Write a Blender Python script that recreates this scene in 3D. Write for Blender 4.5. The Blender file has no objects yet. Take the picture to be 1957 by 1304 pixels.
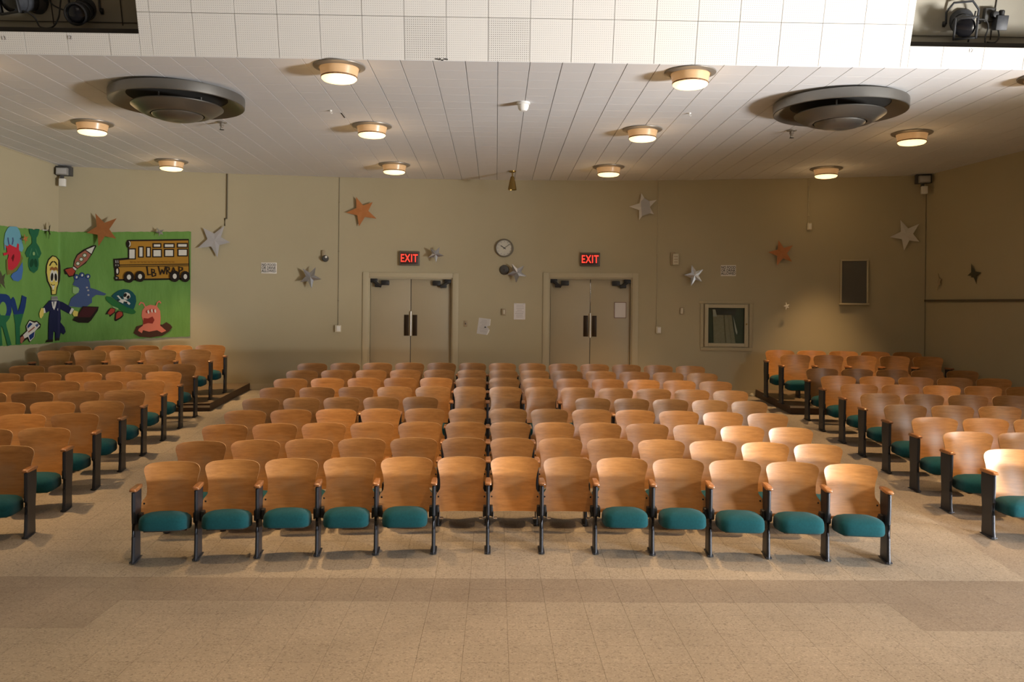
import bpy, bmesh, math, random
from mathutils import Matrix, Vector

random.seed(7)
SC = bpy.context.scene
COL = SC.collection

# ------------------------------------------------------------------ camera
CAM_Z = 2.1432
cam_data = bpy.data.cameras.new('camera')
cam_data.sensor_width = 36.0
cam_data.lens = 1650.0 / 1957.0 * 36.0
cam_data.shift_y = -0.02187
cam_data.clip_end = 100
cam = bpy.data.objects.new('camera', cam_data)
COL.objects.link(cam)
cam.matrix_world = (Matrix.Translation((0, 0, CAM_Z)) @ Matrix.Rotation(-0.01845, 4, 'Z')
                    @ Matrix.Rotation(math.radians(90), 4, 'X') @ Matrix.Rotation(0.01019, 4, 'Z'))
SC.camera = cam

# ------------------------------------------------------------------ world, daylight, exposure
world = bpy.data.worlds.new('world')
SC.world = world
world.use_nodes = True
world.node_tree.nodes['Background'].inputs[0].default_value = (0.62, 0.70, 0.80, 1)
world.node_tree.nodes['Background'].inputs[1].default_value = 0.3

def area_light(name, loc, aim, sx, sy, power, col):
    d = bpy.data.lights.new(name, 'AREA')
    d.shape = 'RECTANGLE'
    d.size, d.size_y, d.energy, d.color = sx, sy, power, col
    o = bpy.data.objects.new(name, d)
    COL.objects.link(o)
    o.location = loc
    o.rotation_euler = (Vector(aim) - Vector(loc)).to_track_quat('-Z', 'Y').to_euler()
    return o

# daylight thrown up from the sunlit ground outside the open double doorway in the right wall, beside the stage
area_light('doorway_daylight', (11.6, 2.95, 0.4), (7.2, 5.8, 7.8), 2.2, 2.0, 3800, (1.0, 0.99, 0.98))
# added cool fill with no window behind it, brightening the first rows at right
w = area_light('added_cool_fill', (8.2, 1.2, 3.3), (3.6, 7.6, 0.4), 1.6, 1.3, 85, (0.92, 0.96, 1.0))
w.data.spread = math.radians(65)
# added warm fill behind the camera at left, lifting the room's right side
area_light('added_warm_fill', (-5.0, -1.6, 3.4), (6.5, 13.0, 2.2), 2.5, 1.6, 9, (1.0, 0.86, 0.70))

LAMP_POWER = 560
LAMP_GLOW = 3.5
LAMP_COLOR = (1.0, 0.63, 0.29)
LAMP_CONE = 61
SC.view_settings.view_transform = 'Standard'
SC.view_settings.look = 'None'
SC.view_settings.gamma = 1
SC.view_settings.use_curve_mapping = False
SC.view_settings.exposure = 0.0

# ------------------------------------------------------------------ places measured on the walls: (along, height, width, height of the thing)
ITEMS = {
    'doorL': (-1.6, 2.163, 1.561, 1.463),
    'doorR': (1.759, 2.194, 1.549, 1.458),
    'exitL': (-1.629, 3.248, 0.375, 0.266),
    'exitR': (1.749, 3.263, 0.369, 0.253),
    'clock': (0.143, 3.464, 0.344, 0.344),
    'disc': (0.145, 3.056, 0.187, 0.187),
    'paperT': (-0.234, 1.992, 0.255, 0.334),
    'paper2': (0.44, 2.279, 0.216, 0.304),
    'therm': (0.148, 2.266, 0.094, 0.128),
    'switch': (-0.571, 2.038, 0.074, 0.118),
    'boxR': (3.437, 2.318, 0.062, 0.126),
    'hornR': (3.297, 3.27, 0.152, 0.258),
    'hornL': (-3.179, 3.265, 0.137, 0.213),
    'signL': (-4.189, 3.029, 0.278, 0.202),
    'signR': (4.264, 3.067, 0.272, 0.203),
    'obL': (-2.933, 1.925, 0.12, 0.128),
    'obR': (3.021, 1.958, 0.097, 0.127),
    'ob2': (5.659, 3.866, 0.085, 0.128),
    'panel': (6.411, 2.86, 0.43, 0.76),
    'cab': (4.235, 2.055, 0.778, 0.78),
    'glass': (4.235, 2.058, 0.646, 0.65),
    'elL': (-7.597, 4.623, 0.203, 0.129),
    'elL2': (-7.558, 4.433, 0.106, 0.147),
    'elR': (7.596, 4.645, 0.285, 0.143),
    'elR2': (7.529, 4.46, 0.108, 0.129),
    'platL': (-1.694, 1.999, 0.089, 0.394),
    'platL2': (-1.542, 2.0, 0.087, 0.395),
    'barL': (-1.614, 2.032, 0.027, 0.461),
    'platR': (1.667, 2.017, 0.093, 0.391),
    'doorPaper': (2.324, 2.322, 0.218, 0.292),
    'clos': (-2.238, 2.774, 0.28, 0.195),
    'bumpL': (-4.737, 0.805, 0.073, 0.086),
    'bumpR': (4.705, 0.785, 0.064, 0.087),
}
# name, distance in front of the wall, place along the wall, height, tips
STARS = [
    ('copper', 0.14, -6.948, 3.634, [(-0.131, 0.289), (0.243, 0.208), (0.237, -0.153), (-0.069, -0.291), (-0.279, -0.055)]),
    ('bigsilver', 0.06, -5.126, 3.511, [(-0.2, 0.22), (0.168, 0.27), (0.273, -0.03), (0.053, -0.308), (-0.294, -0.15)]),
    ('orangeL', 0.06, -2.508, 4.107, [(-0.115, 0.268), (0.194, 0.176), (0.267, -0.131), (-0.054, -0.282), (-0.293, -0.03)]),
    ('darkmyl', 0.14, -3.418, 2.868, [(-0.146, 0.157), (0.096, 0.183), (0.211, -0.039), (0.026, -0.21), (-0.185, -0.093)]),
    ('smallmyl', 0.14, -1.136, 3.324, [(-0.102, 0.113), (0.077, 0.139), (0.155, -0.025), (0.009, -0.163), (-0.139, -0.066)]),
    ('clockmyl', 0.14, 0.38, 3.0, [(-0.104, 0.171), (0.129, 0.13), (0.179, -0.068), (-0.016, -0.188), (-0.19, -0.043)]),
    ('torn', 0.06, 2.724, 4.243, [(-0.052, 0.256), (0.233, 0.129), (0.183, -0.142), (-0.089, -0.245), (-0.277, 0.004)]),
    ('bluemyl', 0.14, 3.631, 2.97, [(-0.052, 0.193), (0.166, 0.115), (0.138, -0.118), (-0.062, -0.196), (-0.192, 0.005)]),
    ('orangeR', 0.06, 5.174, 3.385, [(-0.058, 0.232), (0.195, 0.139), (0.18, -0.16), (-0.082, -0.228), (-0.236, 0.017)]),
    ('white', 0.06, 7.227, 3.695, [(-0.104, 0.261), (0.204, 0.188), (0.213, -0.13), (-0.038, -0.279), (-0.273, -0.038)]),
    ('tiny', 0.14, 5.244, 2.42, [(-0.015, 0.078), (0.048, 0.031), (0.044, -0.035), (-0.018, -0.069), (-0.059, -0.003)]),
    ('smallsilver', 0.12, -6.031, 3.625, [(-0.054, 0.085), (0.076, 0.046), (0.068, -0.045), (-0.018, -0.085), (-0.071, -0.002)]),
    ('gold', 0.1, -8.936, 3.348, [(-0.048, 0.079), (0.077, 0.049), (0.063, -0.028), (0.002, -0.084), (-0.092, -0.017)]),
    ('edge', 0.1, -8.205, 3.561, [(-0.038, 0.116), (0.049, 0.064), (0.06, -0.042), (-0.05, -0.142), (-0.019, 0.003)]),
    ('brownleft', 0.1, -9.581, 2.652, [(-0.065, 0.15), (0.091, 0.11), (0.065, -0.053), (0.081, -0.126), (-0.172, -0.079)]),
    ('rdark', 0, 8.796, 2.932, [(-0.045, 0.177), (0.175, 0.026), (0.069, -0.154), (-0.055, -0.039), (-0.142, -0.009)]),
    ('rfaint', 0, 7.944, 2.847, [(-0.027, 0.147), (0.07, 0.052), (0.045, -0.054), (-0.05, -0.141), (-0.039, -0.006)]),
]
# flat drawings on the paper banner: (place along the wall, height) in metres
DRAWINGS = [
    ('bus_drawing', 'ochre school bus drawing lettered LB WRAP with white windows and black wheels', [
        ('black', [(-6.601,3.480), (-5.579,3.528), (-5.555,2.791), (-6.795,2.745), (-6.820,3.135), (-6.579,3.163)]),
        ('ochre', [(-6.574,3.455), (-5.590,3.499), (-5.576,2.822), (-6.770,2.776), (-6.785,3.101), (-6.555,3.131)]),
        ('black', [(-6.540,3.409), (-6.542,3.384), (-6.549,3.362), (-6.560,3.345), (-6.573,3.336), (-6.588,3.336), (-6.601,3.344), (-6.612,3.360), (-6.619,3.382), (-6.622,3.407), (-6.620,3.432), (-6.613,3.454), (-6.602,3.471), (-6.589,3.480), (-6.575,3.480), (-6.561,3.472), (-6.550,3.456), (-6.543,3.434)]),
        ('white', [(-6.546,3.409), (-6.547,3.392), (-6.551,3.377), (-6.557,3.366), (-6.565,3.360), (-6.573,3.359), (-6.581,3.365), (-6.587,3.376), (-6.591,3.391), (-6.593,3.408), (-6.592,3.424), (-6.588,3.439), (-6.581,3.451), (-6.574,3.457), (-6.566,3.457), (-6.558,3.451), (-6.552,3.441), (-6.547,3.426)]),
        ('black', [(-6.561,3.408), (-6.563,3.392), (-6.567,3.378), (-6.573,3.367), (-6.580,3.361), (-6.589,3.361), (-6.596,3.366), (-6.603,3.377), (-6.607,3.391), (-6.608,3.407), (-6.607,3.423), (-6.603,3.438), (-6.597,3.448), (-6.589,3.454), (-6.581,3.454), (-6.574,3.449), (-6.567,3.439), (-6.563,3.425)]),
        ('black', [(-6.588,3.330), (-6.459,3.334), (-6.457,3.134), (-6.586,3.130)]),
        ('white', [(-6.566,3.309), (-6.478,3.312), (-6.477,3.152), (-6.565,3.150)]),
        ('black', [(-6.423,3.372), (-6.331,3.374), (-6.329,3.169), (-6.422,3.167)]),
        ('white', [(-6.402,3.351), (-6.350,3.352), (-6.349,3.188), (-6.400,3.187)]),
        ('black', [(-6.295,3.365), (-6.212,3.367), (-6.210,3.177), (-6.293,3.174)]),
        ('white', [(-6.273,3.344), (-6.231,3.345), (-6.230,3.196), (-6.272,3.194)]),
        ('black', [(-6.191,3.329), (-6.028,3.333), (-6.026,3.181), (-6.190,3.177)]),
        ('white', [(-6.169,3.307), (-6.047,3.311), (-6.046,3.200), (-6.168,3.197)]),
        ('black', [(-5.995,3.334), (-5.824,3.338), (-5.823,3.193), (-5.994,3.189)]),
        ('white', [(-5.973,3.313), (-5.844,3.316), (-5.843,3.212), (-5.972,3.209)]),
        ('black', [(-5.772,3.346), (-5.593,3.351), (-5.592,3.209), (-5.770,3.205)]),
        ('white', [(-5.749,3.325), (-5.613,3.329), (-5.612,3.229), (-5.748,3.225)]),
        ('black', [(-6.186,3.433), (-6.038,3.437), (-6.038,3.354), (-6.185,3.350)]),
        ('white', [(-6.164,3.412), (-6.058,3.415), (-6.058,3.373), (-6.164,3.370)]),
        ('black', [(-6.002,3.438), (-5.817,3.443), (-5.816,3.356), (-6.002,3.351)]),
        ('white', [(-5.980,3.417), (-5.837,3.421), (-5.837,3.375), (-5.980,3.371)]),
        ('black', [(-5.781,3.448), (-5.594,3.454), (-5.593,3.366), (-5.780,3.361)]),
        ('white', [(-5.758,3.427), (-5.614,3.431), (-5.614,3.385), (-5.758,3.382)]),
        ('black', [(-6.773,3.017), (-5.573,3.063), (-5.574,3.078), (-6.773,3.032)]),
        ('black', [(-6.742,2.990), (-5.574,3.036), (-5.575,3.047), (-6.743,3.001)]),
        ('black', [(-6.820,3.135), (-6.731,3.141), (-6.714,2.992), (-6.811,2.972)]),
        ('grey', [(-6.793,3.110), (-6.773,3.110), (-6.769,3.061), (-6.788,3.061)]),
        ('grey', [(-6.758,3.111), (-6.742,3.111), (-6.738,3.062), (-6.753,3.061)]),
        ('grey', [(-6.788,3.039), (-6.773,3.040), (-6.772,3.007), (-6.788,3.007)]),
        ('grey', [(-6.753,3.040), (-6.738,3.034), (-6.734,3.008), (-6.749,3.008)]),
        ('black', [(-6.721,2.918), (-6.723,2.893), (-6.729,2.870), (-6.738,2.853), (-6.749,2.844), (-6.761,2.844), (-6.773,2.852), (-6.782,2.869), (-6.789,2.891), (-6.791,2.917), (-6.789,2.943), (-6.783,2.965), (-6.774,2.982), (-6.763,2.991), (-6.751,2.992), (-6.739,2.983), (-6.730,2.967), (-6.723,2.944)]),
        ('white', [(-6.739,2.918), (-6.739,2.902), (-6.742,2.888), (-6.747,2.877), (-6.753,2.871), (-6.759,2.871), (-6.764,2.877), (-6.769,2.887), (-6.772,2.901), (-6.773,2.917), (-6.773,2.933), (-6.770,2.948), (-6.765,2.958), (-6.759,2.964), (-6.753,2.964), (-6.748,2.959), (-6.743,2.948), (-6.740,2.934)]),
        ('black', [(-6.728,2.794), (-6.730,2.781), (-6.737,2.770), (-6.747,2.762), (-6.759,2.757), (-6.773,2.757), (-6.786,2.761), (-6.796,2.769), (-6.803,2.780), (-6.805,2.792), (-6.803,2.805), (-6.796,2.816), (-6.786,2.824), (-6.774,2.829), (-6.760,2.829), (-6.747,2.825), (-6.737,2.817), (-6.730,2.806)]),
        ('grey', [(-6.749,2.793), (-6.750,2.788), (-6.753,2.784), (-6.758,2.780), (-6.763,2.778), (-6.769,2.778), (-6.775,2.780), (-6.780,2.783), (-6.783,2.788), (-6.784,2.793), (-6.783,2.798), (-6.780,2.802), (-6.775,2.806), (-6.770,2.808), (-6.764,2.808), (-6.758,2.806), (-6.753,2.803), (-6.750,2.798)]),
        ('black', [(-6.283,3.008), (-6.263,2.850), (-6.242,2.853), (-6.262,3.012)]),
        ('black', [(-6.259,2.854), (-6.201,2.862), (-6.203,2.881), (-6.260,2.873)]),
        ('black', [(-6.205,2.974), (-6.189,2.827), (-6.171,2.830), (-6.187,2.976)]),
        ('black', [(-6.201,2.958), (-6.145,2.946), (-6.142,2.962), (-6.198,2.973)]),
        ('black', [(-6.156,2.959), (-6.152,2.913), (-6.137,2.914), (-6.142,2.961)]),
        ('black', [(-6.143,2.928), (-6.192,2.909), (-6.187,2.894), (-6.138,2.913)]),
        ('black', [(-6.191,2.895), (-6.121,2.881), (-6.118,2.898), (-6.188,2.912)]),
        ('black', [(-6.133,2.896), (-6.132,2.845), (-6.116,2.845), (-6.117,2.896)]),
        ('black', [(-6.121,2.860), (-6.188,2.842), (-6.184,2.825), (-6.117,2.844)]),
        ('black', [(-6.090,3.014), (-6.055,2.865), (-6.037,2.870), (-6.072,3.020)]),
        ('black', [(-6.041,2.864), (-6.008,2.960), (-6.025,2.967), (-6.059,2.871)]),
        ('black', [(-6.030,2.959), (-5.994,2.876), (-5.977,2.884), (-6.013,2.968)]),
        ('black', [(-5.980,2.877), (-5.952,3.014), (-5.970,3.018), (-5.998,2.882)]),
        ('black', [(-5.955,3.015), (-5.946,2.873), (-5.929,2.874), (-5.937,3.017)]),
        ('black', [(-5.952,2.998), (-5.894,2.991), (-5.892,3.008), (-5.950,3.016)]),
        ('black', [(-5.907,3.006), (-5.906,2.954), (-5.890,2.955), (-5.891,3.006)]),
        ('black', [(-5.897,2.971), (-5.943,2.947), (-5.936,2.931), (-5.890,2.955)]),
        ('black', [(-5.944,2.938), (-5.871,2.878), (-5.861,2.892), (-5.934,2.952)]),
        ('black', [(-5.865,2.879), (-5.818,3.004), (-5.834,3.011), (-5.881,2.886)]),
        ('black', [(-5.838,3.003), (-5.789,2.888), (-5.773,2.896), (-5.822,3.011)]),
        ('black', [(-5.855,2.925), (-5.799,2.926), (-5.799,2.941), (-5.855,2.939)]),
        ('black', [(-5.746,3.020), (-5.738,2.892), (-5.720,2.893), (-5.729,3.022)]),
        ('black', [(-5.744,3.003), (-5.672,2.992), (-5.670,3.009), (-5.741,3.020)]),
        ('black', [(-5.684,3.007), (-5.684,2.959), (-5.668,2.959), (-5.668,3.007)]),
        ('black', [(-5.675,2.976), (-5.738,2.940), (-5.731,2.925), (-5.667,2.960)]),
        ('faint', [(-6.541,3.093), (-6.524,3.066), (-6.517,3.072), (-6.533,3.099)]),
        ('faint', [(-6.520,3.066), (-6.503,3.094), (-6.510,3.099), (-6.528,3.072)]),
        ('faint', [(-6.483,3.094), (-6.467,3.068), (-6.459,3.073), (-6.476,3.100)]),
        ('faint', [(-6.463,3.068), (-6.445,3.095), (-6.452,3.101), (-6.470,3.073)]),
        ('faint', [(-6.426,3.096), (-6.409,3.069), (-6.401,3.075), (-6.418,3.102)]),
        ('faint', [(-6.405,3.069), (-6.387,3.096), (-6.395,3.102), (-6.412,3.075)]),
        ('faint', [(-6.368,3.097), (-6.351,3.070), (-6.343,3.076), (-6.360,3.103)]),
        ('faint', [(-6.347,3.070), (-6.329,3.098), (-6.337,3.104), (-6.354,3.076)]),
        ('faint', [(-6.310,3.099), (-6.293,3.072), (-6.285,3.078), (-6.302,3.104)]),
        ('faint', [(-6.289,3.072), (-6.271,3.099), (-6.278,3.105), (-6.296,3.078)]),
        ('faint', [(-6.252,3.100), (-6.235,3.073), (-6.227,3.079), (-6.244,3.106)]),
        ('faint', [(-6.231,3.073), (-6.213,3.101), (-6.220,3.107), (-6.238,3.079)]),
        ('faint', [(-6.193,3.102), (-6.176,3.075), (-6.169,3.081), (-6.186,3.107)]),
        ('faint', [(-6.172,3.075), (-6.154,3.102), (-6.162,3.108), (-6.180,3.081)]),
        ('faint', [(-6.135,3.103), (-6.118,3.076), (-6.110,3.082), (-6.127,3.109)]),
        ('faint', [(-6.114,3.076), (-6.096,3.104), (-6.103,3.109), (-6.121,3.082)]),
        ('faint', [(-6.076,3.104), (-6.059,3.078), (-6.052,3.083), (-6.069,3.110)]),
        ('faint', [(-6.055,3.078), (-6.037,3.105), (-6.045,3.111), (-6.063,3.083)]),
        ('faint', [(-6.018,3.106), (-6.001,3.079), (-5.993,3.085), (-6.010,3.112)]),
        ('faint', [(-5.996,3.079), (-5.978,3.106), (-5.986,3.112), (-6.004,3.085)]),
        ('faint', [(-5.959,3.107), (-5.942,3.080), (-5.934,3.086), (-5.951,3.113)]),
        ('faint', [(-5.938,3.080), (-5.919,3.108), (-5.927,3.114), (-5.945,3.086)]),
        ('faint', [(-5.900,3.109), (-5.883,3.082), (-5.875,3.088), (-5.892,3.114)]),
        ('faint', [(-5.879,3.082), (-5.860,3.109), (-5.868,3.115), (-5.886,3.088)]),
        ('faint', [(-5.841,3.110), (-5.824,3.083), (-5.816,3.089), (-5.833,3.116)]),
        ('faint', [(-5.819,3.083), (-5.801,3.111), (-5.809,3.117), (-5.827,3.089)]),
        ('black', [(-6.477,2.816), (-6.482,2.781), (-6.497,2.749), (-6.519,2.726), (-6.546,2.713), (-6.576,2.713), (-6.603,2.724), (-6.626,2.747), (-6.641,2.778), (-6.646,2.813), (-6.641,2.848), (-6.627,2.879), (-6.605,2.903), (-6.577,2.916), (-6.548,2.917), (-6.520,2.905), (-6.498,2.882), (-6.483,2.852)]),
        ('white', [(-6.528,2.815), (-6.530,2.799), (-6.536,2.785), (-6.545,2.775), (-6.556,2.769), (-6.567,2.769), (-6.578,2.774), (-6.587,2.784), (-6.593,2.798), (-6.596,2.814), (-6.594,2.830), (-6.588,2.844), (-6.579,2.854), (-6.568,2.860), (-6.556,2.860), (-6.545,2.855), (-6.536,2.845), (-6.530,2.831)]),
        ('black', [(-6.298,2.831), (-6.303,2.797), (-6.317,2.767), (-6.339,2.744), (-6.366,2.732), (-6.394,2.731), (-6.422,2.742), (-6.444,2.764), (-6.458,2.794), (-6.464,2.827), (-6.459,2.861), (-6.445,2.892), (-6.423,2.914), (-6.396,2.927), (-6.367,2.927), (-6.340,2.916), (-6.318,2.894), (-6.303,2.865)]),
        ('white', [(-6.348,2.830), (-6.350,2.815), (-6.355,2.801), (-6.364,2.791), (-6.375,2.785), (-6.386,2.785), (-6.397,2.790), (-6.406,2.800), (-6.412,2.813), (-6.414,2.828), (-6.412,2.844), (-6.407,2.857), (-6.398,2.867), (-6.387,2.873), (-6.376,2.873), (-6.365,2.868), (-6.356,2.858), (-6.350,2.845)]),
        ('black', [(-5.720,2.847), (-5.725,2.811), (-5.740,2.779), (-5.762,2.756), (-5.790,2.743), (-5.819,2.742), (-5.847,2.754), (-5.870,2.777), (-5.885,2.808), (-5.890,2.844), (-5.885,2.879), (-5.871,2.911), (-5.849,2.935), (-5.821,2.948), (-5.792,2.948), (-5.764,2.937), (-5.741,2.914), (-5.726,2.883)]),
        ('white', [(-5.772,2.846), (-5.773,2.830), (-5.779,2.816), (-5.788,2.805), (-5.799,2.799), (-5.811,2.799), (-5.822,2.804), (-5.831,2.815), (-5.837,2.829), (-5.839,2.845), (-5.838,2.861), (-5.832,2.875), (-5.823,2.886), (-5.812,2.891), (-5.800,2.892), (-5.789,2.886), (-5.780,2.876), (-5.774,2.862)]),
        ('black', [(-5.550,2.844), (-5.554,2.809), (-5.567,2.779), (-5.587,2.756), (-5.613,2.744), (-5.639,2.743), (-5.665,2.755), (-5.686,2.777), (-5.699,2.807), (-5.704,2.841), (-5.700,2.875), (-5.687,2.906), (-5.666,2.928), (-5.641,2.941), (-5.615,2.941), (-5.589,2.930), (-5.568,2.908), (-5.555,2.878)]),
        ('white', [(-5.596,2.843), (-5.598,2.827), (-5.603,2.814), (-5.611,2.804), (-5.621,2.798), (-5.632,2.798), (-5.642,2.803), (-5.650,2.813), (-5.656,2.826), (-5.658,2.842), (-5.656,2.857), (-5.651,2.871), (-5.643,2.881), (-5.633,2.887), (-5.622,2.887), (-5.612,2.882), (-5.604,2.872), (-5.598,2.858)]),
    ]),
    ('rocket_drawing', 'rust coloured rocket drawing with white nose and red flames', [
        ('black', [(-7.110,3.374), (-7.097,3.351), (-7.166,3.201), (-7.264,3.042), (-7.410,2.927), (-7.463,2.967), (-7.452,3.082), (-7.404,3.194), (-7.299,3.285), (-7.168,3.358)]),
        ('rust', [(-7.274,3.272), (-7.183,3.201), (-7.239,3.097), (-7.313,3.022), (-7.390,2.951), (-7.447,3.000), (-7.428,3.102), (-7.388,3.185)]),
        ('white', [(-7.122,3.352), (-7.174,3.215), (-7.262,3.281)]),
        ('dgreen', [(-7.247,3.185), (-7.249,3.172), (-7.255,3.161), (-7.264,3.152), (-7.275,3.148), (-7.287,3.147), (-7.298,3.152), (-7.308,3.159), (-7.314,3.170), (-7.316,3.183), (-7.314,3.196), (-7.308,3.207), (-7.299,3.215), (-7.288,3.220), (-7.276,3.220), (-7.264,3.216), (-7.255,3.208), (-7.249,3.197)]),
        ('white', [(-7.257,3.185), (-7.259,3.176), (-7.263,3.168), (-7.269,3.163), (-7.277,3.160), (-7.285,3.159), (-7.293,3.162), (-7.299,3.167), (-7.304,3.175), (-7.305,3.183), (-7.304,3.192), (-7.300,3.199), (-7.293,3.205), (-7.286,3.208), (-7.277,3.209), (-7.270,3.206), (-7.263,3.200), (-7.259,3.193)]),
        ('dgreen', [(-7.300,3.112), (-7.302,3.100), (-7.307,3.089), (-7.317,3.080), (-7.328,3.075), (-7.340,3.075), (-7.351,3.079), (-7.360,3.087), (-7.366,3.098), (-7.368,3.111), (-7.366,3.123), (-7.361,3.134), (-7.352,3.143), (-7.340,3.148), (-7.328,3.148), (-7.317,3.144), (-7.308,3.136), (-7.302,3.125)]),
        ('white', [(-7.310,3.112), (-7.312,3.104), (-7.316,3.096), (-7.322,3.090), (-7.330,3.087), (-7.338,3.087), (-7.346,3.090), (-7.352,3.095), (-7.356,3.102), (-7.358,3.111), (-7.356,3.119), (-7.352,3.127), (-7.346,3.133), (-7.338,3.136), (-7.330,3.136), (-7.322,3.133), (-7.316,3.128), (-7.312,3.121)]),
        ('dgreen', [(-7.351,3.036), (-7.352,3.024), (-7.358,3.013), (-7.367,3.004), (-7.379,2.999), (-7.391,2.999), (-7.402,3.003), (-7.411,3.011), (-7.417,3.022), (-7.419,3.035), (-7.417,3.047), (-7.411,3.058), (-7.402,3.067), (-7.391,3.072), (-7.379,3.072), (-7.368,3.068), (-7.359,3.060), (-7.353,3.049)]),
        ('white', [(-7.361,3.036), (-7.363,3.028), (-7.367,3.020), (-7.373,3.014), (-7.381,3.011), (-7.389,3.011), (-7.397,3.014), (-7.403,3.019), (-7.407,3.026), (-7.409,3.035), (-7.407,3.043), (-7.403,3.051), (-7.397,3.057), (-7.389,3.060), (-7.381,3.060), (-7.373,3.057), (-7.367,3.052), (-7.363,3.045)]),
        ('black', [(-7.605,2.922), (-7.557,2.956), (-7.468,2.967), (-7.414,2.913), (-7.434,2.816), (-7.523,2.791), (-7.548,2.841), (-7.584,2.840)]),
        ('red', [(-7.585,2.923), (-7.476,2.958), (-7.426,2.899), (-7.462,2.825), (-7.519,2.814)]),
        ('white', [(-7.453,2.981), (-7.402,2.941), (-7.422,2.913), (-7.466,2.958)]),
    ]),
    ('monster_drawing', 'slate blue three-eyed monster drawing with a pointed tail', [
        ('slate', [(-7.450,2.816), (-7.352,2.800), (-7.229,2.812), (-7.195,2.702), (-7.185,2.610), (-7.094,2.584), (-6.927,2.508), (-6.969,2.479), (-7.093,2.491), (-7.159,2.435), (-7.158,2.351), (-7.257,2.267), (-7.371,2.265), (-7.526,2.282), (-7.487,2.420), (-7.406,2.495), (-7.358,2.569), (-7.375,2.615), (-7.465,2.659), (-7.437,2.733)]),
        ('lgreen', [(-7.464,2.623), (-7.375,2.615), (-7.359,2.579), (-7.374,2.523), (-7.423,2.496), (-7.463,2.521)]),
        ('navy', [(-7.362,2.800), (-7.365,2.782), (-7.373,2.767), (-7.384,2.755), (-7.399,2.749), (-7.415,2.749), (-7.429,2.754), (-7.441,2.765), (-7.449,2.780), (-7.452,2.797), (-7.450,2.815), (-7.442,2.830), (-7.430,2.842), (-7.416,2.848), (-7.400,2.848), (-7.385,2.843), (-7.373,2.832), (-7.365,2.817)]),
        ('slate', [(-7.376,2.799), (-7.378,2.787), (-7.383,2.776), (-7.391,2.768), (-7.401,2.764), (-7.412,2.764), (-7.423,2.767), (-7.431,2.775), (-7.437,2.786), (-7.439,2.798), (-7.437,2.810), (-7.432,2.821), (-7.423,2.829), (-7.413,2.833), (-7.402,2.833), (-7.392,2.830), (-7.383,2.822), (-7.378,2.811)]),
        ('white', [(-7.390,2.791), (-7.392,2.784), (-7.396,2.778), (-7.400,2.775), (-7.405,2.773), (-7.409,2.774), (-7.413,2.778), (-7.415,2.784), (-7.416,2.791), (-7.415,2.798), (-7.413,2.806), (-7.409,2.811), (-7.404,2.815), (-7.400,2.817), (-7.395,2.815), (-7.392,2.812), (-7.390,2.806), (-7.389,2.799)]),
        ('navy', [(-7.278,2.836), (-7.281,2.820), (-7.288,2.805), (-7.299,2.794), (-7.313,2.788), (-7.328,2.788), (-7.342,2.793), (-7.353,2.804), (-7.361,2.818), (-7.363,2.834), (-7.361,2.851), (-7.354,2.865), (-7.343,2.876), (-7.329,2.882), (-7.314,2.883), (-7.300,2.877), (-7.288,2.867), (-7.281,2.853)]),
        ('slate', [(-7.291,2.836), (-7.293,2.825), (-7.298,2.814), (-7.306,2.807), (-7.315,2.803), (-7.326,2.802), (-7.336,2.806), (-7.344,2.813), (-7.349,2.823), (-7.351,2.835), (-7.349,2.846), (-7.344,2.856), (-7.336,2.864), (-7.326,2.868), (-7.316,2.869), (-7.306,2.865), (-7.298,2.858), (-7.293,2.848)]),
        ('white', [(-7.303,2.828), (-7.306,2.821), (-7.309,2.815), (-7.314,2.812), (-7.319,2.810), (-7.323,2.811), (-7.326,2.815), (-7.329,2.821), (-7.330,2.828), (-7.329,2.835), (-7.326,2.843), (-7.322,2.848), (-7.318,2.852), (-7.313,2.854), (-7.309,2.852), (-7.305,2.849), (-7.303,2.843), (-7.302,2.836)]),
        ('navy', [(-7.186,2.815), (-7.188,2.799), (-7.195,2.785), (-7.206,2.774), (-7.219,2.768), (-7.234,2.768), (-7.247,2.773), (-7.258,2.783), (-7.265,2.797), (-7.268,2.813), (-7.266,2.829), (-7.259,2.843), (-7.248,2.853), (-7.234,2.859), (-7.220,2.859), (-7.207,2.854), (-7.196,2.844), (-7.188,2.830)]),
        ('slate', [(-7.198,2.814), (-7.200,2.803), (-7.205,2.793), (-7.212,2.786), (-7.222,2.782), (-7.232,2.782), (-7.241,2.785), (-7.249,2.792), (-7.254,2.802), (-7.256,2.813), (-7.254,2.824), (-7.249,2.834), (-7.242,2.841), (-7.232,2.845), (-7.222,2.846), (-7.213,2.842), (-7.205,2.835), (-7.200,2.825)]),
        ('white', [(-7.209,2.807), (-7.212,2.799), (-7.215,2.794), (-7.220,2.790), (-7.225,2.788), (-7.229,2.789), (-7.233,2.793), (-7.235,2.799), (-7.236,2.806), (-7.235,2.814), (-7.232,2.821), (-7.229,2.827), (-7.224,2.830), (-7.219,2.832), (-7.215,2.831), (-7.211,2.827), (-7.209,2.821), (-7.208,2.814)]),
        ('lgrey', [(-7.223,2.618), (-7.224,2.613), (-7.226,2.608), (-7.231,2.604), (-7.236,2.602), (-7.242,2.602), (-7.247,2.604), (-7.252,2.607), (-7.255,2.612), (-7.256,2.617), (-7.255,2.623), (-7.252,2.628), (-7.248,2.631), (-7.242,2.633), (-7.236,2.633), (-7.231,2.632), (-7.227,2.628), (-7.224,2.623)]),
        ('lgrey', [(-7.202,2.568), (-7.203,2.562), (-7.205,2.558), (-7.210,2.554), (-7.215,2.552), (-7.221,2.552), (-7.226,2.554), (-7.231,2.557), (-7.234,2.562), (-7.235,2.567), (-7.234,2.572), (-7.231,2.577), (-7.226,2.581), (-7.221,2.583), (-7.215,2.583), (-7.210,2.581), (-7.206,2.578), (-7.203,2.573)]),
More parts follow.
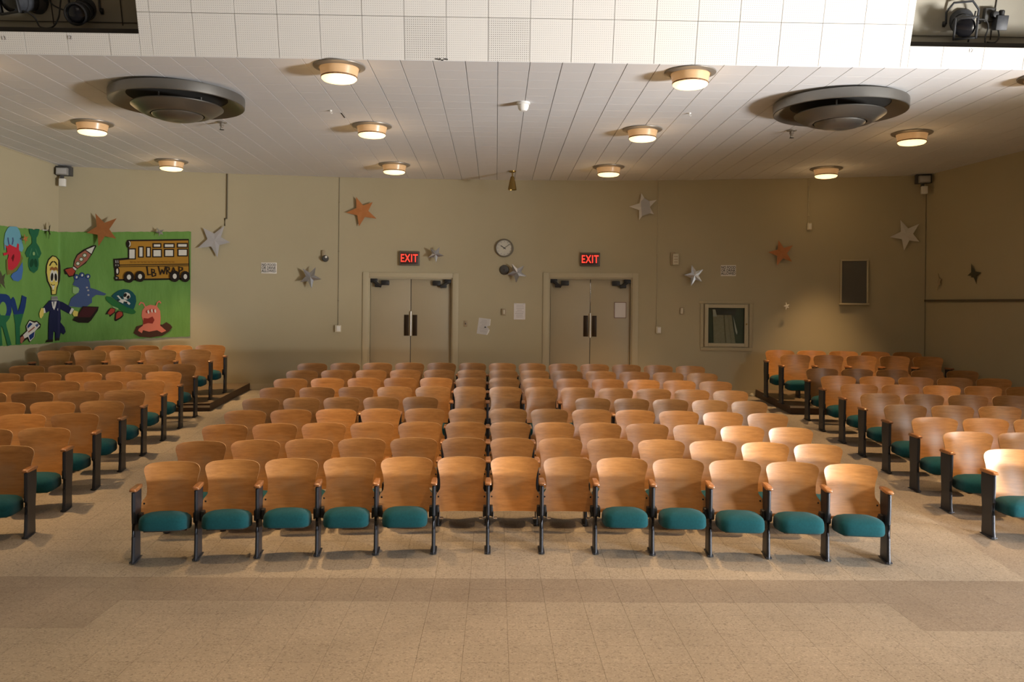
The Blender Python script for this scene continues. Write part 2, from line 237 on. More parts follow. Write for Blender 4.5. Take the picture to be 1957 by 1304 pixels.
        ('lgrey', [(-7.197,2.485), (-7.198,2.479), (-7.200,2.475), (-7.205,2.471), (-7.210,2.469), (-7.216,2.469), (-7.221,2.471), (-7.226,2.474), (-7.229,2.479), (-7.230,2.484), (-7.229,2.490), (-7.226,2.494), (-7.222,2.498), (-7.216,2.500), (-7.210,2.500), (-7.205,2.498), (-7.201,2.495), (-7.198,2.490)]),
    ]),
    ('figure_drawing', 'drawing of a bulb-headed figure in a navy suit carrying a briefcase', [
        ('black', [(-7.937,3.157), (-7.814,3.150), (-7.689,3.090), (-7.662,2.989), (-7.657,2.871), (-7.671,2.735), (-7.754,2.598), (-7.793,2.479), (-7.963,2.470), (-7.990,2.581), (-8.112,2.700), (-8.158,2.846), (-8.148,2.970), (-8.079,3.081)]),
        ('yellow', [(-7.936,3.139), (-7.830,3.133), (-7.738,3.079), (-7.678,2.984), (-7.676,2.870), (-7.690,2.743), (-7.795,2.605), (-7.818,2.491), (-7.940,2.483), (-7.953,2.591), (-8.072,2.710), (-8.122,2.848), (-8.114,2.968), (-8.055,3.066)]),
        ('black', [(-8.018,2.966), (-7.949,3.032), (-7.986,3.041), (-8.054,2.975)]),
        ('black', [(-7.974,3.017), (-7.903,3.046), (-7.927,3.063), (-7.998,3.034)]),
        ('black', [(-7.910,3.046), (-7.829,3.022), (-7.805,3.042), (-7.885,3.066)]),
        ('black', [(-7.854,3.036), (-7.808,2.988), (-7.769,2.999), (-7.815,3.047)]),
        ('brown', [(-8.028,2.886), (-8.021,2.936), (-7.949,2.961), (-7.892,2.944), (-7.827,2.968), (-7.761,2.943), (-7.751,2.893), (-7.810,2.915), (-7.891,2.894), (-7.972,2.906)]),
        ('white', [(-7.879,2.800), (-7.888,2.764), (-7.904,2.732), (-7.926,2.709), (-7.950,2.696), (-7.975,2.696), (-7.996,2.708), (-8.012,2.731), (-8.021,2.762), (-8.021,2.798), (-8.013,2.833), (-7.997,2.865), (-7.976,2.888), (-7.951,2.901), (-7.926,2.902), (-7.905,2.890), (-7.888,2.867), (-7.880,2.836)]),
        ('white', [(-7.755,2.807), (-7.754,2.772), (-7.761,2.741), (-7.776,2.717), (-7.796,2.704), (-7.820,2.702), (-7.844,2.712), (-7.866,2.733), (-7.883,2.761), (-7.892,2.795), (-7.893,2.829), (-7.886,2.860), (-7.872,2.884), (-7.851,2.898), (-7.827,2.900), (-7.803,2.890), (-7.781,2.870), (-7.764,2.841)]),
        ('black', [(-7.908,2.783), (-7.914,2.758), (-7.924,2.737), (-7.938,2.721), (-7.954,2.712), (-7.969,2.712), (-7.983,2.720), (-7.993,2.736), (-7.999,2.757), (-7.998,2.781), (-7.993,2.806), (-7.983,2.827), (-7.969,2.843), (-7.953,2.852), (-7.938,2.852), (-7.924,2.844), (-7.914,2.828), (-7.908,2.807)]),
        ('black', [(-7.782,2.788), (-7.781,2.765), (-7.786,2.744), (-7.795,2.728), (-7.809,2.719), (-7.824,2.718), (-7.840,2.725), (-7.854,2.738), (-7.864,2.758), (-7.871,2.780), (-7.872,2.803), (-7.867,2.824), (-7.858,2.839), (-7.845,2.849), (-7.829,2.850), (-7.814,2.843), (-7.800,2.830), (-7.789,2.810)]),
        ('black', [(-8.004,2.656), (-7.932,2.629), (-7.919,2.638), (-7.991,2.665)]),
        ('black', [(-7.934,2.629), (-7.851,2.647), (-7.857,2.657), (-7.941,2.639)]),
        ('white', [(-7.966,2.633), (-7.860,2.635), (-7.912,2.553)]),
        ('black', [(-7.990,2.551), (-7.876,2.555), (-7.894,2.547), (-7.981,2.544)]),
        ('grey', [(-7.971,2.444), (-7.768,2.453), (-7.748,2.381), (-7.978,2.371)]),
        ('black', [(-7.969,2.422), (-7.766,2.432), (-7.767,2.439), (-7.970,2.429)]),
        ('black', [(-7.969,2.399), (-7.758,2.409), (-7.759,2.416), (-7.970,2.407)]),
        ('suit', [(-8.030,2.375), (-7.730,2.381), (-7.619,2.355), (-7.530,2.297), (-7.468,2.243), (-7.504,2.146), (-7.651,2.231), (-7.637,2.057), (-7.648,2.002), (-7.583,1.911), (-7.564,1.829), (-7.598,1.783), (-7.639,1.819), (-7.670,1.691), (-7.824,1.675), (-7.826,1.821), (-7.889,1.849), (-7.912,1.668), (-8.059,1.672), (-8.050,2.057), (-8.009,2.200), (-8.163,2.155), (-8.216,2.260)]),
        ('white', [(-7.969,2.354), (-7.793,2.366), (-7.835,2.265), (-7.878,2.211), (-7.932,2.255)]),
        ('suit', [(-7.916,2.355), (-7.872,2.356), (-7.897,2.265)]),
        ('white', [(-7.675,2.222), (-7.677,2.212), (-7.680,2.203), (-7.686,2.196), (-7.713,2.193), (-7.729,2.192), (-7.745,2.196), (-7.757,2.202), (-7.765,2.211), (-7.768,2.221), (-7.766,2.231), (-7.758,2.240), (-7.746,2.246), (-7.730,2.250), (-7.714,2.250), (-7.686,2.247), (-7.681,2.240), (-7.677,2.232)]),
        ('suit', [(-7.684,2.199), (-7.685,2.195), (-7.687,2.193), (-7.708,2.191), (-7.716,2.189), (-7.726,2.189), (-7.735,2.190), (-7.742,2.192), (-7.747,2.195), (-7.748,2.198), (-7.747,2.201), (-7.742,2.204), (-7.735,2.206), (-7.726,2.207), (-7.717,2.207), (-7.708,2.206), (-7.687,2.204), (-7.685,2.202)]),
        ('black', [(-8.162,1.657), (-8.103,1.700), (-7.904,1.704), (-7.911,1.659)]),
        ('black', [(-7.833,1.684), (-7.780,1.729), (-7.670,1.718), (-7.678,1.677)]),
        ('white', [(-8.240,2.242), (-8.198,2.243), (-8.160,2.163), (-8.222,2.154)]),
        ('yellow', [(-8.307,2.242), (-8.232,2.234), (-8.222,2.154), (-8.246,2.110), (-8.304,2.066), (-8.354,2.083), (-8.367,2.153)]),
        ('white', [(-7.476,2.252), (-7.436,2.234), (-7.484,2.137), (-7.512,2.159)]),
        ('black', [(-7.299,2.286), (-7.047,2.279), (-7.060,2.210), (-7.164,2.038), (-7.211,1.991), (-7.363,1.994), (-7.457,2.035), (-7.420,2.089), (-7.355,2.175)]),
        ('yellow', [(-7.439,2.211), (-7.370,2.189), (-7.381,2.106), (-7.439,2.105), (-7.459,2.151)]),
        ('maroon', [(-7.289,2.269), (-7.066,2.263), (-7.180,2.091), (-7.392,2.089)]),
    ]),
    ('hat_ship_drawing', 'green hat-shaped spaceship drawing with skull badge and red flames', [
        ('dgreen', [(-6.942,2.442), (-6.922,2.470), (-6.849,2.453), (-6.733,2.355), (-6.601,2.284), (-6.484,2.240), (-6.446,2.195), (-6.475,2.159), (-6.525,2.153), (-6.633,2.179), (-6.740,2.246), (-6.839,2.308), (-6.930,2.393)]),
        ('teal', [(-6.849,2.466), (-6.800,2.526), (-6.735,2.572), (-6.653,2.601), (-6.570,2.593), (-6.504,2.549), (-6.453,2.477), (-6.444,2.386), (-6.468,2.286), (-6.488,2.240), (-6.592,2.275), (-6.717,2.355)]),
        ('white', [(-6.763,2.479), (-6.734,2.486), (-6.684,2.419), (-6.635,2.415), (-6.560,2.367), (-6.539,2.344), (-6.560,2.317), (-6.601,2.357), (-6.647,2.383), (-6.659,2.342), (-6.733,2.382), (-6.701,2.405), (-6.734,2.446)]),
        ('white', [(-6.656,2.492), (-6.636,2.533), (-6.603,2.543), (-6.553,2.517), (-6.540,2.471), (-6.552,2.439), (-6.602,2.411), (-6.647,2.424)]),
        ('black', [(-6.604,2.478), (-6.612,2.468), (-6.621,2.460), (-6.631,2.457), (-6.640,2.457), (-6.648,2.462), (-6.654,2.471), (-6.656,2.482), (-6.655,2.494), (-6.650,2.507), (-6.643,2.517), (-6.634,2.525), (-6.624,2.528), (-6.615,2.528), (-6.607,2.523), (-6.601,2.514), (-6.599,2.503), (-6.600,2.491)]),
        ('black', [(-6.557,2.445), (-6.563,2.436), (-6.571,2.429), (-6.580,2.426), (-6.588,2.427), (-6.595,2.431), (-6.600,2.439), (-6.602,2.448), (-6.601,2.459), (-6.598,2.469), (-6.591,2.478), (-6.583,2.485), (-6.575,2.488), (-6.567,2.487), (-6.560,2.483), (-6.555,2.476), (-6.553,2.466), (-6.553,2.455)]),
        ('black', [(-6.701,2.473), (-6.668,2.456), (-6.684,2.428)]),
        ('black', [(-6.758,2.418), (-6.717,2.410), (-6.741,2.382)]),
        ('black', [(-6.651,2.374), (-6.585,2.375), (-6.601,2.339)]),
        ('lgreen', [(-6.839,2.299), (-6.732,2.255), (-6.740,2.228), (-6.814,2.263)]),
        ('black', [(-6.944,2.144), (-6.895,2.226), (-6.855,2.263), (-6.781,2.250), (-6.785,2.182), (-6.870,2.100), (-6.878,2.149)]),
        ('red', [(-6.907,2.163), (-6.855,2.254), (-6.789,2.241), (-6.797,2.191), (-6.862,2.136)]),
        ('black', [(-6.796,2.037), (-6.781,2.173), (-6.732,2.215), (-6.658,2.193), (-6.649,2.129), (-6.681,2.084), (-6.771,2.024)]),
        ('red', [(-6.771,2.060), (-6.764,2.164), (-6.723,2.201), (-6.670,2.184), (-6.665,2.134), (-6.714,2.088)]),
    ]),
    ('pink_monster_drawing', 'pink three-eyed monster drawing rising from a brown hole', [
        ('dbrown', [(-6.484,1.813), (-6.440,1.931), (-6.340,1.969), (-6.004,1.972), (-5.945,2.018), (-5.877,1.973), (-5.842,1.927), (-5.893,1.853), (-6.010,1.770), (-6.212,1.737), (-6.380,1.750)]),
        ('pink', [(-6.347,2.215), (-6.301,2.288), (-6.218,2.326), (-6.108,2.309), (-6.049,2.218), (-6.039,2.090), (-6.046,1.953), (-5.944,1.862), (-6.019,1.825), (-6.096,1.870), (-6.230,1.842), (-6.331,1.869), (-6.347,1.814), (-6.410,1.859), (-6.398,1.895), (-6.332,1.951), (-6.328,2.033), (-6.354,2.124)]),
        ('pink', [(-6.280,2.278), (-6.321,2.364), (-6.340,2.353), (-6.299,2.267)]),
        ('pink', [(-6.317,2.361), (-6.377,2.378), (-6.383,2.355), (-6.323,2.338)]),
        ('pink', [(-6.379,2.377), (-6.407,2.322), (-6.388,2.311), (-6.360,2.366)]),
        ('pink', [(-6.105,2.290), (-6.085,2.368), (-6.104,2.374), (-6.124,2.296)]),
        ('pink', [(-6.096,2.351), (-6.051,2.388), (-6.064,2.405), (-6.108,2.368)]),
        ('pink', [(-6.075,2.391), (-6.046,2.348), (-6.029,2.361), (-6.059,2.404)]),
        ('mouth', [(-6.320,2.087), (-6.249,2.079), (-6.174,2.116), (-6.140,2.053), (-6.173,1.988), (-6.248,1.997), (-6.328,1.969)]),
        ('red', [(-6.227,2.202), (-6.229,2.192), (-6.234,2.182), (-6.242,2.175), (-6.252,2.172), (-6.262,2.172), (-6.272,2.175), (-6.280,2.182), (-6.285,2.191), (-6.287,2.202), (-6.286,2.212), (-6.280,2.222), (-6.272,2.229), (-6.263,2.233), (-6.252,2.233), (-6.242,2.229), (-6.234,2.222), (-6.229,2.213)]),
        ('white', [(-6.230,2.201), (-6.229,2.190), (-6.229,2.180), (-6.232,2.172), (-6.236,2.167), (-6.241,2.166), (-6.246,2.169), (-6.251,2.176), (-6.255,2.185), (-6.258,2.196), (-6.259,2.207), (-6.258,2.217), (-6.255,2.225), (-6.252,2.230), (-6.247,2.231), (-6.241,2.228), (-6.236,2.222), (-6.232,2.212)]),
        ('red', [(-6.168,2.221), (-6.170,2.211), (-6.175,2.201), (-6.183,2.194), (-6.193,2.191), (-6.203,2.190), (-6.213,2.194), (-6.221,2.201), (-6.227,2.210), (-6.229,2.221), (-6.227,2.231), (-6.222,2.241), (-6.214,2.248), (-6.204,2.252), (-6.194,2.252), (-6.184,2.248), (-6.176,2.241), (-6.170,2.232)]),
        ('white', [(-6.171,2.220), (-6.170,2.209), (-6.171,2.199), (-6.173,2.191), (-6.177,2.186), (-6.182,2.185), (-6.187,2.188), (-6.192,2.195), (-6.196,2.204), (-6.199,2.215), (-6.200,2.226), (-6.199,2.236), (-6.197,2.244), (-6.193,2.249), (-6.188,2.250), (-6.183,2.247), (-6.178,2.241), (-6.174,2.231)]),
        ('red', [(-6.114,2.219), (-6.115,2.209), (-6.120,2.199), (-6.128,2.192), (-6.138,2.188), (-6.149,2.188), (-6.159,2.192), (-6.167,2.199), (-6.172,2.208), (-6.174,2.219), (-6.172,2.229), (-6.167,2.239), (-6.159,2.246), (-6.149,2.250), (-6.139,2.250), (-6.129,2.246), (-6.121,2.239), (-6.115,2.230)]),
        ('white', [(-6.116,2.218), (-6.115,2.207), (-6.116,2.197), (-6.118,2.189), (-6.122,2.184), (-6.127,2.183), (-6.133,2.186), (-6.138,2.193), (-6.142,2.202), (-6.144,2.213), (-6.145,2.224), (-6.145,2.234), (-6.142,2.242), (-6.138,2.247), (-6.133,2.248), (-6.128,2.245), (-6.123,2.238), (-6.119,2.229)]),
    ]),
    ('letter_drawing', 'end of a painted word, the letters R and Y in navy fading to green', [
        ('navy', [(-9.607,2.450), (-9.339,2.446), (-9.252,2.419), (-9.185,2.338), (-9.182,2.173), (-9.239,2.074), (-9.332,2.008), (-9.599,2.010)]),
        ('paper', [(-9.321,2.209), (-9.326,2.168), (-9.343,2.133), (-9.369,2.106), (-9.402,2.092), (-9.436,2.092), (-9.469,2.106), (-9.495,2.132), (-9.513,2.167), (-9.520,2.207), (-9.514,2.247), (-9.498,2.282), (-9.472,2.309), (-9.440,2.323), (-9.406,2.324), (-9.373,2.311), (-9.346,2.285), (-9.328,2.249)]),
        ('dgreen2', [(-9.601,2.122), (-9.217,2.107), (-9.239,2.066), (-9.331,2.000), (-9.316,1.935), (-9.172,1.644), (-9.282,1.631), (-9.416,1.911), (-9.473,1.952), (-9.425,1.644), (-9.593,1.633)]),
        ('navy', [(-9.200,2.371), (-9.135,2.410), (-9.089,2.365), (-8.996,2.175), (-8.915,2.318), (-8.886,2.441), (-8.746,2.411), (-8.782,2.253), (-8.887,2.040), (-8.993,2.007), (-9.099,2.099), (-9.184,2.264)]),
        ('dgreen2', [(-9.129,2.124), (-8.842,2.142), (-8.887,2.040), (-8.938,1.931), (-8.933,1.645), (-9.046,1.648), (-9.075,1.974)]),
    ]),
    ('plane_drawing', 'small white and navy plane drawing with rust flame', [
        ('black', [(-8.761,1.946), (-8.653,2.040), (-8.508,2.022), (-8.427,2.027), (-8.294,1.969), (-8.317,1.908), (-8.473,1.857), (-8.487,1.753), (-8.638,1.670), (-8.710,1.732), (-8.910,1.653), (-8.935,1.780), (-8.744,1.861)]),
        ('white', [(-8.745,1.938), (-8.652,2.027), (-8.508,1.992), (-8.427,2.006), (-8.326,1.943), (-8.481,1.853), (-8.503,1.753), (-8.630,1.683), (-8.695,1.766), (-8.812,1.735), (-8.844,1.795), (-8.713,1.861)]),
        ('navy', [(-8.722,1.942), (-8.644,2.001), (-8.556,1.975), (-8.713,1.895)]),
        ('navy', [(-8.672,1.783), (-8.497,1.849), (-8.519,1.758), (-8.631,1.705)]),
        ('slate', [(-8.483,1.953), (-8.410,1.978), (-8.352,1.965), (-8.425,1.918)]),
        ('rust', [(-8.927,1.754), (-8.836,1.786), (-8.804,1.735), (-8.880,1.660), (-8.926,1.678)]),
        ('rust', [(-8.678,1.830), (-8.482,1.914), (-8.509,1.932), (-8.704,1.847)]),
    ]),
    ('red_creature_drawing', 'crimson creature drawing over a sky blue shape', [
        ('sky', [(-9.250,3.517), (-9.059,3.533), (-8.974,3.476), (-8.916,3.366), (-8.856,3.199), (-8.898,3.142), (-8.982,3.158), (-9.094,3.188), (-9.351,3.205), (-9.389,3.119), (-9.411,3.267), (-9.381,3.398), (-9.316,3.480)]),
        ('blue', [(-8.880,2.979), (-8.864,2.848), (-8.904,2.705), (-9.001,2.658), (-9.139,2.671), (-9.215,2.729), (-9.155,2.785), (-9.046,2.822), (-8.950,2.913)]),
        ('olive', [(-9.347,2.986), (-8.925,3.101), (-8.867,3.042), (-8.950,2.913), (-9.155,2.785), (-9.316,2.747), (-9.345,2.858)]),
        ('crimson', [(-9.404,3.223), (-9.324,3.192), (-9.258,3.235), (-9.176,3.215), (-9.066,3.198), (-9.040,3.269), (-8.991,3.258), (-8.990,3.173), (-8.939,3.115), (-8.951,2.998), (-9.033,2.907), (-9.169,2.830), (-9.291,2.831), (-9.307,2.974), (-9.282,3.074), (-9.414,3.042), (-9.434,3.085), (-9.322,3.101), (-9.337,3.168)]),
        ('dmaroon', [(-9.133,3.093), (-9.119,3.048), (-9.158,2.961), (-9.207,3.019), (-9.174,3.067)]),
        ('slate', [(-9.325,3.333), (-9.315,3.283), (-9.281,3.288), (-9.291,3.338)]),
        ('slate', [(-9.318,3.295), (-9.293,3.224), (-9.259,3.230), (-9.284,3.302)]),
        ('slate', [(-9.191,3.346), (-9.181,3.295), (-9.146,3.300), (-9.156,3.351)]),
        ('slate', [(-9.180,3.311), (-9.203,3.235), (-9.168,3.235), (-9.145,3.311)]),
    ]),
    ('alien_drawing', 'upside-down dark green alien drawing with a pointed head', [
        ('alien', [(-8.697,3.540), (-8.594,3.547), (-8.542,3.532), (-8.475,3.559), (-8.369,3.566), (-8.405,3.470), (-8.464,3.408), (-8.463,3.328), (-8.371,3.263), (-8.300,3.163), (-8.367,3.085), (-8.398,3.075), (-8.380,2.971), (-8.409,2.881), (-8.528,2.818), (-8.647,2.852), (-8.707,2.927), (-8.702,3.030), (-8.681,3.071), (-8.753,3.066), (-8.805,3.133), (-8.727,3.226), (-8.597,3.308), (-8.614,3.410), (-8.673,3.460)]),
        ('dalien', [(-8.544,2.978), (-8.557,2.954), (-8.576,2.933), (-8.598,2.918), (-8.621,2.910), (-8.642,2.911), (-8.658,2.921), (-8.668,2.938), (-8.671,2.960), (-8.666,2.984), (-8.653,3.009), (-8.635,3.030), (-8.613,3.045), (-8.590,3.052), (-8.569,3.051), (-8.552,3.042), (-8.542,3.025), (-8.539,3.003)]),
        ('dalien', [(-8.425,2.997), (-8.422,2.972), (-8.425,2.950), (-8.435,2.932), (-8.450,2.921), (-8.468,2.919), (-8.488,2.925), (-8.507,2.939), (-8.522,2.958), (-8.532,2.982), (-8.536,3.006), (-8.533,3.029), (-8.523,3.046), (-8.508,3.057), (-8.490,3.060), (-8.470,3.054), (-8.451,3.040), (-8.436,3.020)]),
        ('lgreen', [(-8.509,3.144), (-8.511,3.133), (-8.516,3.123), (-8.525,3.116), (-8.535,3.112), (-8.547,3.111), (-8.558,3.114), (-8.566,3.120), (-8.572,3.128), (-8.574,3.139), (-8.573,3.149), (-8.567,3.159), (-8.559,3.166), (-8.548,3.170), (-8.537,3.171), (-8.526,3.169), (-8.517,3.162), (-8.511,3.154)]),
        ('lalien', [(-8.619,3.224), (-8.680,3.101), (-8.657,3.099), (-8.596,3.223)]),
        ('lalien', [(-8.505,3.222), (-8.422,3.116), (-8.399,3.122), (-8.483,3.228)]),
    ]),
]

# ------------------------------------------------------------------ helpers
def link(o, parent=None):
    COL.objects.link(o)
    if parent is not None:
        o.parent = parent
    return o

def tag(o, label=None, cat=None, group=None, kind=None):
    if label: o['label'] = label
    if cat: o['category'] = cat
    if group: o['group'] = group
    if kind: o['kind'] = kind
    return o

def empty(name, loc=(0, 0, 0), rot=(0, 0, 0), label=None, cat=None, group=None, kind=None):
    o = bpy.data.objects.new(name, None)
    o.empty_display_size = 0.1
    link(o)
    o.location = loc
    o.rotation_euler = rot
    return tag(o, label, cat, group, kind)

def mesh_obj(name, bm, mats, parent=None, smooth=None, loc=None, rot=None):
    me = bpy.data.meshes.new(name)
    bmesh.ops.recalc_face_normals(bm, faces=bm.faces)
    bm.to_mesh(me)
    bm.free()
    for m in (mats if isinstance(mats, (list, tuple)) else [mats]):
        me.materials.append(m)
    if smooth is not None:
        me.shade_smooth()
        me.set_sharp_from_angle(angle=math.radians(smooth))
    o = bpy.data.objects.new(name, me)
    link(o, parent)
    if loc is not None: o.location = loc
    if rot is not None: o.rotation_euler = rot
    return o

def inst(name, me, parent=None, loc=(0, 0, 0), rot=(0, 0, 0)):
    o = bpy.data.objects.new(name, me)
    link(o, parent)
    o.location = loc
    o.rotation_euler = rot
    return o

def add_box(bm, c, s, M=None, mi=0, bevel=0.0):
    x, y, z = s[0] / 2, s[1] / 2, s[2] / 2
    vs = [bm.verts.new((c[0] + i * x, c[1] + j * y, c[2] + k * z)) for i in (-1, 1) for j in (-1, 1) for k in (-1, 1)]
    fs = [(0, 1, 3, 2), (4, 6, 7, 5), (0, 4, 5, 1), (2, 3, 7, 6), (0, 2, 6, 4), (1, 5, 7, 3)]
    faces = [bm.faces.new([vs[i] for i in f]) for f in fs]
    for f in faces: f.material_index = mi
    if bevel > 0:
        es = list({e for f in faces for e in f.edges})
        r = bmesh.ops.bevel(bm, geom=es, offset=bevel, segments=2, affect='EDGES', profile=0.5)
        vs = list({v for f in r['faces'] for v in f.verts} | {v for v in vs if v.is_valid})
        for f in r['faces']: f.material_index = mi
    if M is not None:
        bmesh.ops.transform(bm, matrix=M, verts=[v for v in vs if v.is_valid])
    return vs

def box(name, c, s, mat, parent=None, bevel=0.0, M=None):
    bm = bmesh.new()
    add_box(bm, c, s, M, 0, bevel)
    return mesh_obj(name, bm, mat, parent, 40 if bevel else None)

def add_lathe(bm, prof, n=32, mi=0, M=None, caps=False):
    rings = []
    for r, z in prof:
        if r < 1e-6:
            rings.append([bm.verts.new((0, 0, z))])
        else:
            rings.append([bm.verts.new((r * math.cos(2 * math.pi * k / n), r * math.sin(2 * math.pi * k / n), z)) for k in range(n)])
    for a, b in zip(rings, rings[1:]):
        for k in range(n):
            k2 = (k + 1) % n
            if len(a) == 1 and len(b) == 1: continue
            if len(a) == 1: f = bm.faces.new((a[0], b[k2], b[k]))
            elif len(b) == 1: f = bm.faces.new((a[k], a[k2], b[0]))
            else: f = bm.faces.new((a[k], a[k2], b[k2], b[k]))
            f.material_index = mi
    if M is not None:
        bmesh.ops.transform(bm, matrix=M, verts=[v for r in rings for v in r])
    return rings

def lathe(name, prof, mat, parent=None, n=32, M=None, smooth=35):
    bm = bmesh.new()
    add_lathe(bm, prof, n, 0, M)
    return mesh_obj(name, bm, mat, parent, smooth)

def add_tube(bm, pts, r, n=8, mi=0):
    pts = [Vector(p) for p in pts]
    rings = []
    for i, p in enumerate(pts):
        d = (pts[min(i + 1, len(pts) - 1)] - pts[max(i - 1, 0)]).normalized()
        a = d.cross(Vector((0, 0, 1)))
        if a.length < 1e-3: a = d.cross(Vector((1, 0, 0)))
        a.normalize()
        b = d.cross(a)
        rr = r[i] if isinstance(r, (list, tuple)) else r
        rings.append([bm.verts.new(p + a * rr * math.cos(2 * math.pi * k / n) + b * rr * math.sin(2 * math.pi * k / n)) for k in range(n)])
    for A, B in zip(rings, rings[1:]):
        for k in range(n):
            f = bm.faces.new((A[k], A[(k + 1) % n], B[(k + 1) % n], B[k]))
            f.material_index = mi
    for R in (rings[0], rings[-1]):
        bm.faces.new(R).material_index = mi

def tube(name, pts, r, mat, parent=None, n=8):
    bm = bmesh.new()
    add_tube(bm, pts, r, n)
    return mesh_obj(name, bm, mat, parent, 50)

def smooth_path(pts, n=6):
    """Catmull-Rom through the points"""
    P = [Vector(p) for p in pts]
    P = [P[0]] + P + [P[-1]]
    out = []
    for i in range(1, len(P) - 2):
        for k in range(n):
            t = k / n
            a, b, c, d = P[i - 1], P[i], P[i + 1], P[i + 2]
            out.append(0.5 * ((2 * b) + (c - a) * t + (2 * a - 5 * b + 4 * c - d) * t * t + (3 * b - a - 3 * c + d) * t ** 3))
    out.append(P[-2])
    return out

def prism(bm, poly, y0, y1, mi=0, M=None):
    """polygon in (x, z), extruded from y0 to y1"""
    A = [bm.verts.new((x, y0, z)) for x, z in poly]
    B = [bm.verts.new((x, y1, z)) for x, z in poly]
    fs = [bm.faces.new(A), bm.faces.new(B[::-1])]
    for k in range(len(poly)):
        k2 = (k + 1) % len(poly)
        fs.append(bm.faces.new((A[k], B[k], B[k2], A[k2])))
    for f in fs: f.material_index = mi
    if M is not None:
        bmesh.ops.transform(bm, matrix=M, verts=A + B)
    return A + B

def text_mesh(name, body, size, mat, parent=None, loc=(0, 0, 0), rot=(math.radians(90), 0, 0), extrude=0.001, sx=1.0, bold=0.0, spacing=1.0, line=1.0):
    cu = bpy.data.curves.new(name, 'FONT')
    cu.body, cu.size, cu.align_x, cu.align_y, cu.extrude, cu.offset = body, size, 'CENTER', 'CENTER', extrude, bold
    cu.space_character, cu.space_line, cu.resolution_u = spacing, line, 3
    t = bpy.data.objects.new(name + '_curve', cu)
    COL.objects.link(t)
    dg = bpy.context.evaluated_depsgraph_get()
    me = bpy.data.meshes.new_from_object(t.evaluated_get(dg))
    bpy.data.objects.remove(t)
    bpy.data.curves.remove(cu)
    me.name = name
    me.materials.clear()
    me.materials.append(mat)
    o = bpy.data.objects.new(name, me)
    link(o, parent)
    o.location, o.rotation_euler, o.scale = loc, rot, (sx, 1, 1)
    return o

# ------------------------------------------------------------------ materials
def material(name, col, rough=0.6, metal=0.0, spec=0.5, noise=None, bump=None, emit=None, emit_s=0.0, coat=0.0, sheen=0.0):
    """noise = (scale, second colour, stretch xyz, contrast), bump = (scale, strength, stretch)"""
    m = bpy.data.materials.new(name)
    m.use_nodes = True
    nt = m.node_tree
    b = nt.nodes['Principled BSDF']
    b.inputs['Base Color'].default_value = (*col, 1)
    b.inputs['Roughness'].default_value = rough
    b.inputs['Metallic'].default_value = metal
    b.inputs['Specular IOR Level'].default_value = spec
    b.inputs['Coat Weight'].default_value = coat
    b.inputs['Coat Roughness'].default_value = 0.25
    b.inputs['Sheen Weight'].default_value = sheen
    if emit:
        b.inputs['Emission Color'].default_value = (*emit, 1)
        b.inputs['Emission Strength'].default_value = emit_s
    tc = None
    if noise or bump:
        tc = nt.nodes.new('ShaderNodeTexCoord')
    if noise:
        mp = nt.nodes.new('ShaderNodeMapping')
        mp.inputs['Scale'].default_value = noise[2]
        nt.links.new(tc.outputs['Object'], mp.inputs[0])
        no = nt.nodes.new('ShaderNodeTexNoise')
        no.inputs['Scale'].default_value = noise[0]
        no.inputs['Detail'].default_value = 4
        nt.links.new(mp.outputs[0], no.inputs['Vector'])
        rp = nt.nodes.new('ShaderNodeValToRGB')
        c = noise[3]
        rp.color_ramp.elements[0].position = 0.5 - c
        rp.color_ramp.elements[1].position = 0.5 + c
        rp.color_ramp.elements[0].color = (*noise[1], 1)
        rp.color_ramp.elements[1].color = (*col, 1)
        nt.links.new(no.outputs['Fac'], rp.inputs[0])
        nt.links.new(rp.outputs[0], b.inputs['Base Color'])
    if bump:
        mp = nt.nodes.new('ShaderNodeMapping')
        mp.inputs['Scale'].default_value = bump[2]
        nt.links.new(tc.outputs['Object'], mp.inputs[0])
        no = nt.nodes.new('ShaderNodeTexNoise')
        no.inputs['Scale'].default_value = bump[0]
        no.inputs['Detail'].default_value = 3
        nt.links.new(mp.outputs[0], no.inputs['Vector'])
        bp = nt.nodes.new('ShaderNodeBump')
        bp.inputs['Strength'].default_value = bump[1]
        bp.inputs['Distance'].default_value = 0.01
        nt.links.new(no.outputs['Fac'], bp.inputs['Height'])
        nt.links.new(bp.outputs[0], b.inputs['Normal'])
    return m

ONE = (1, 1, 1)

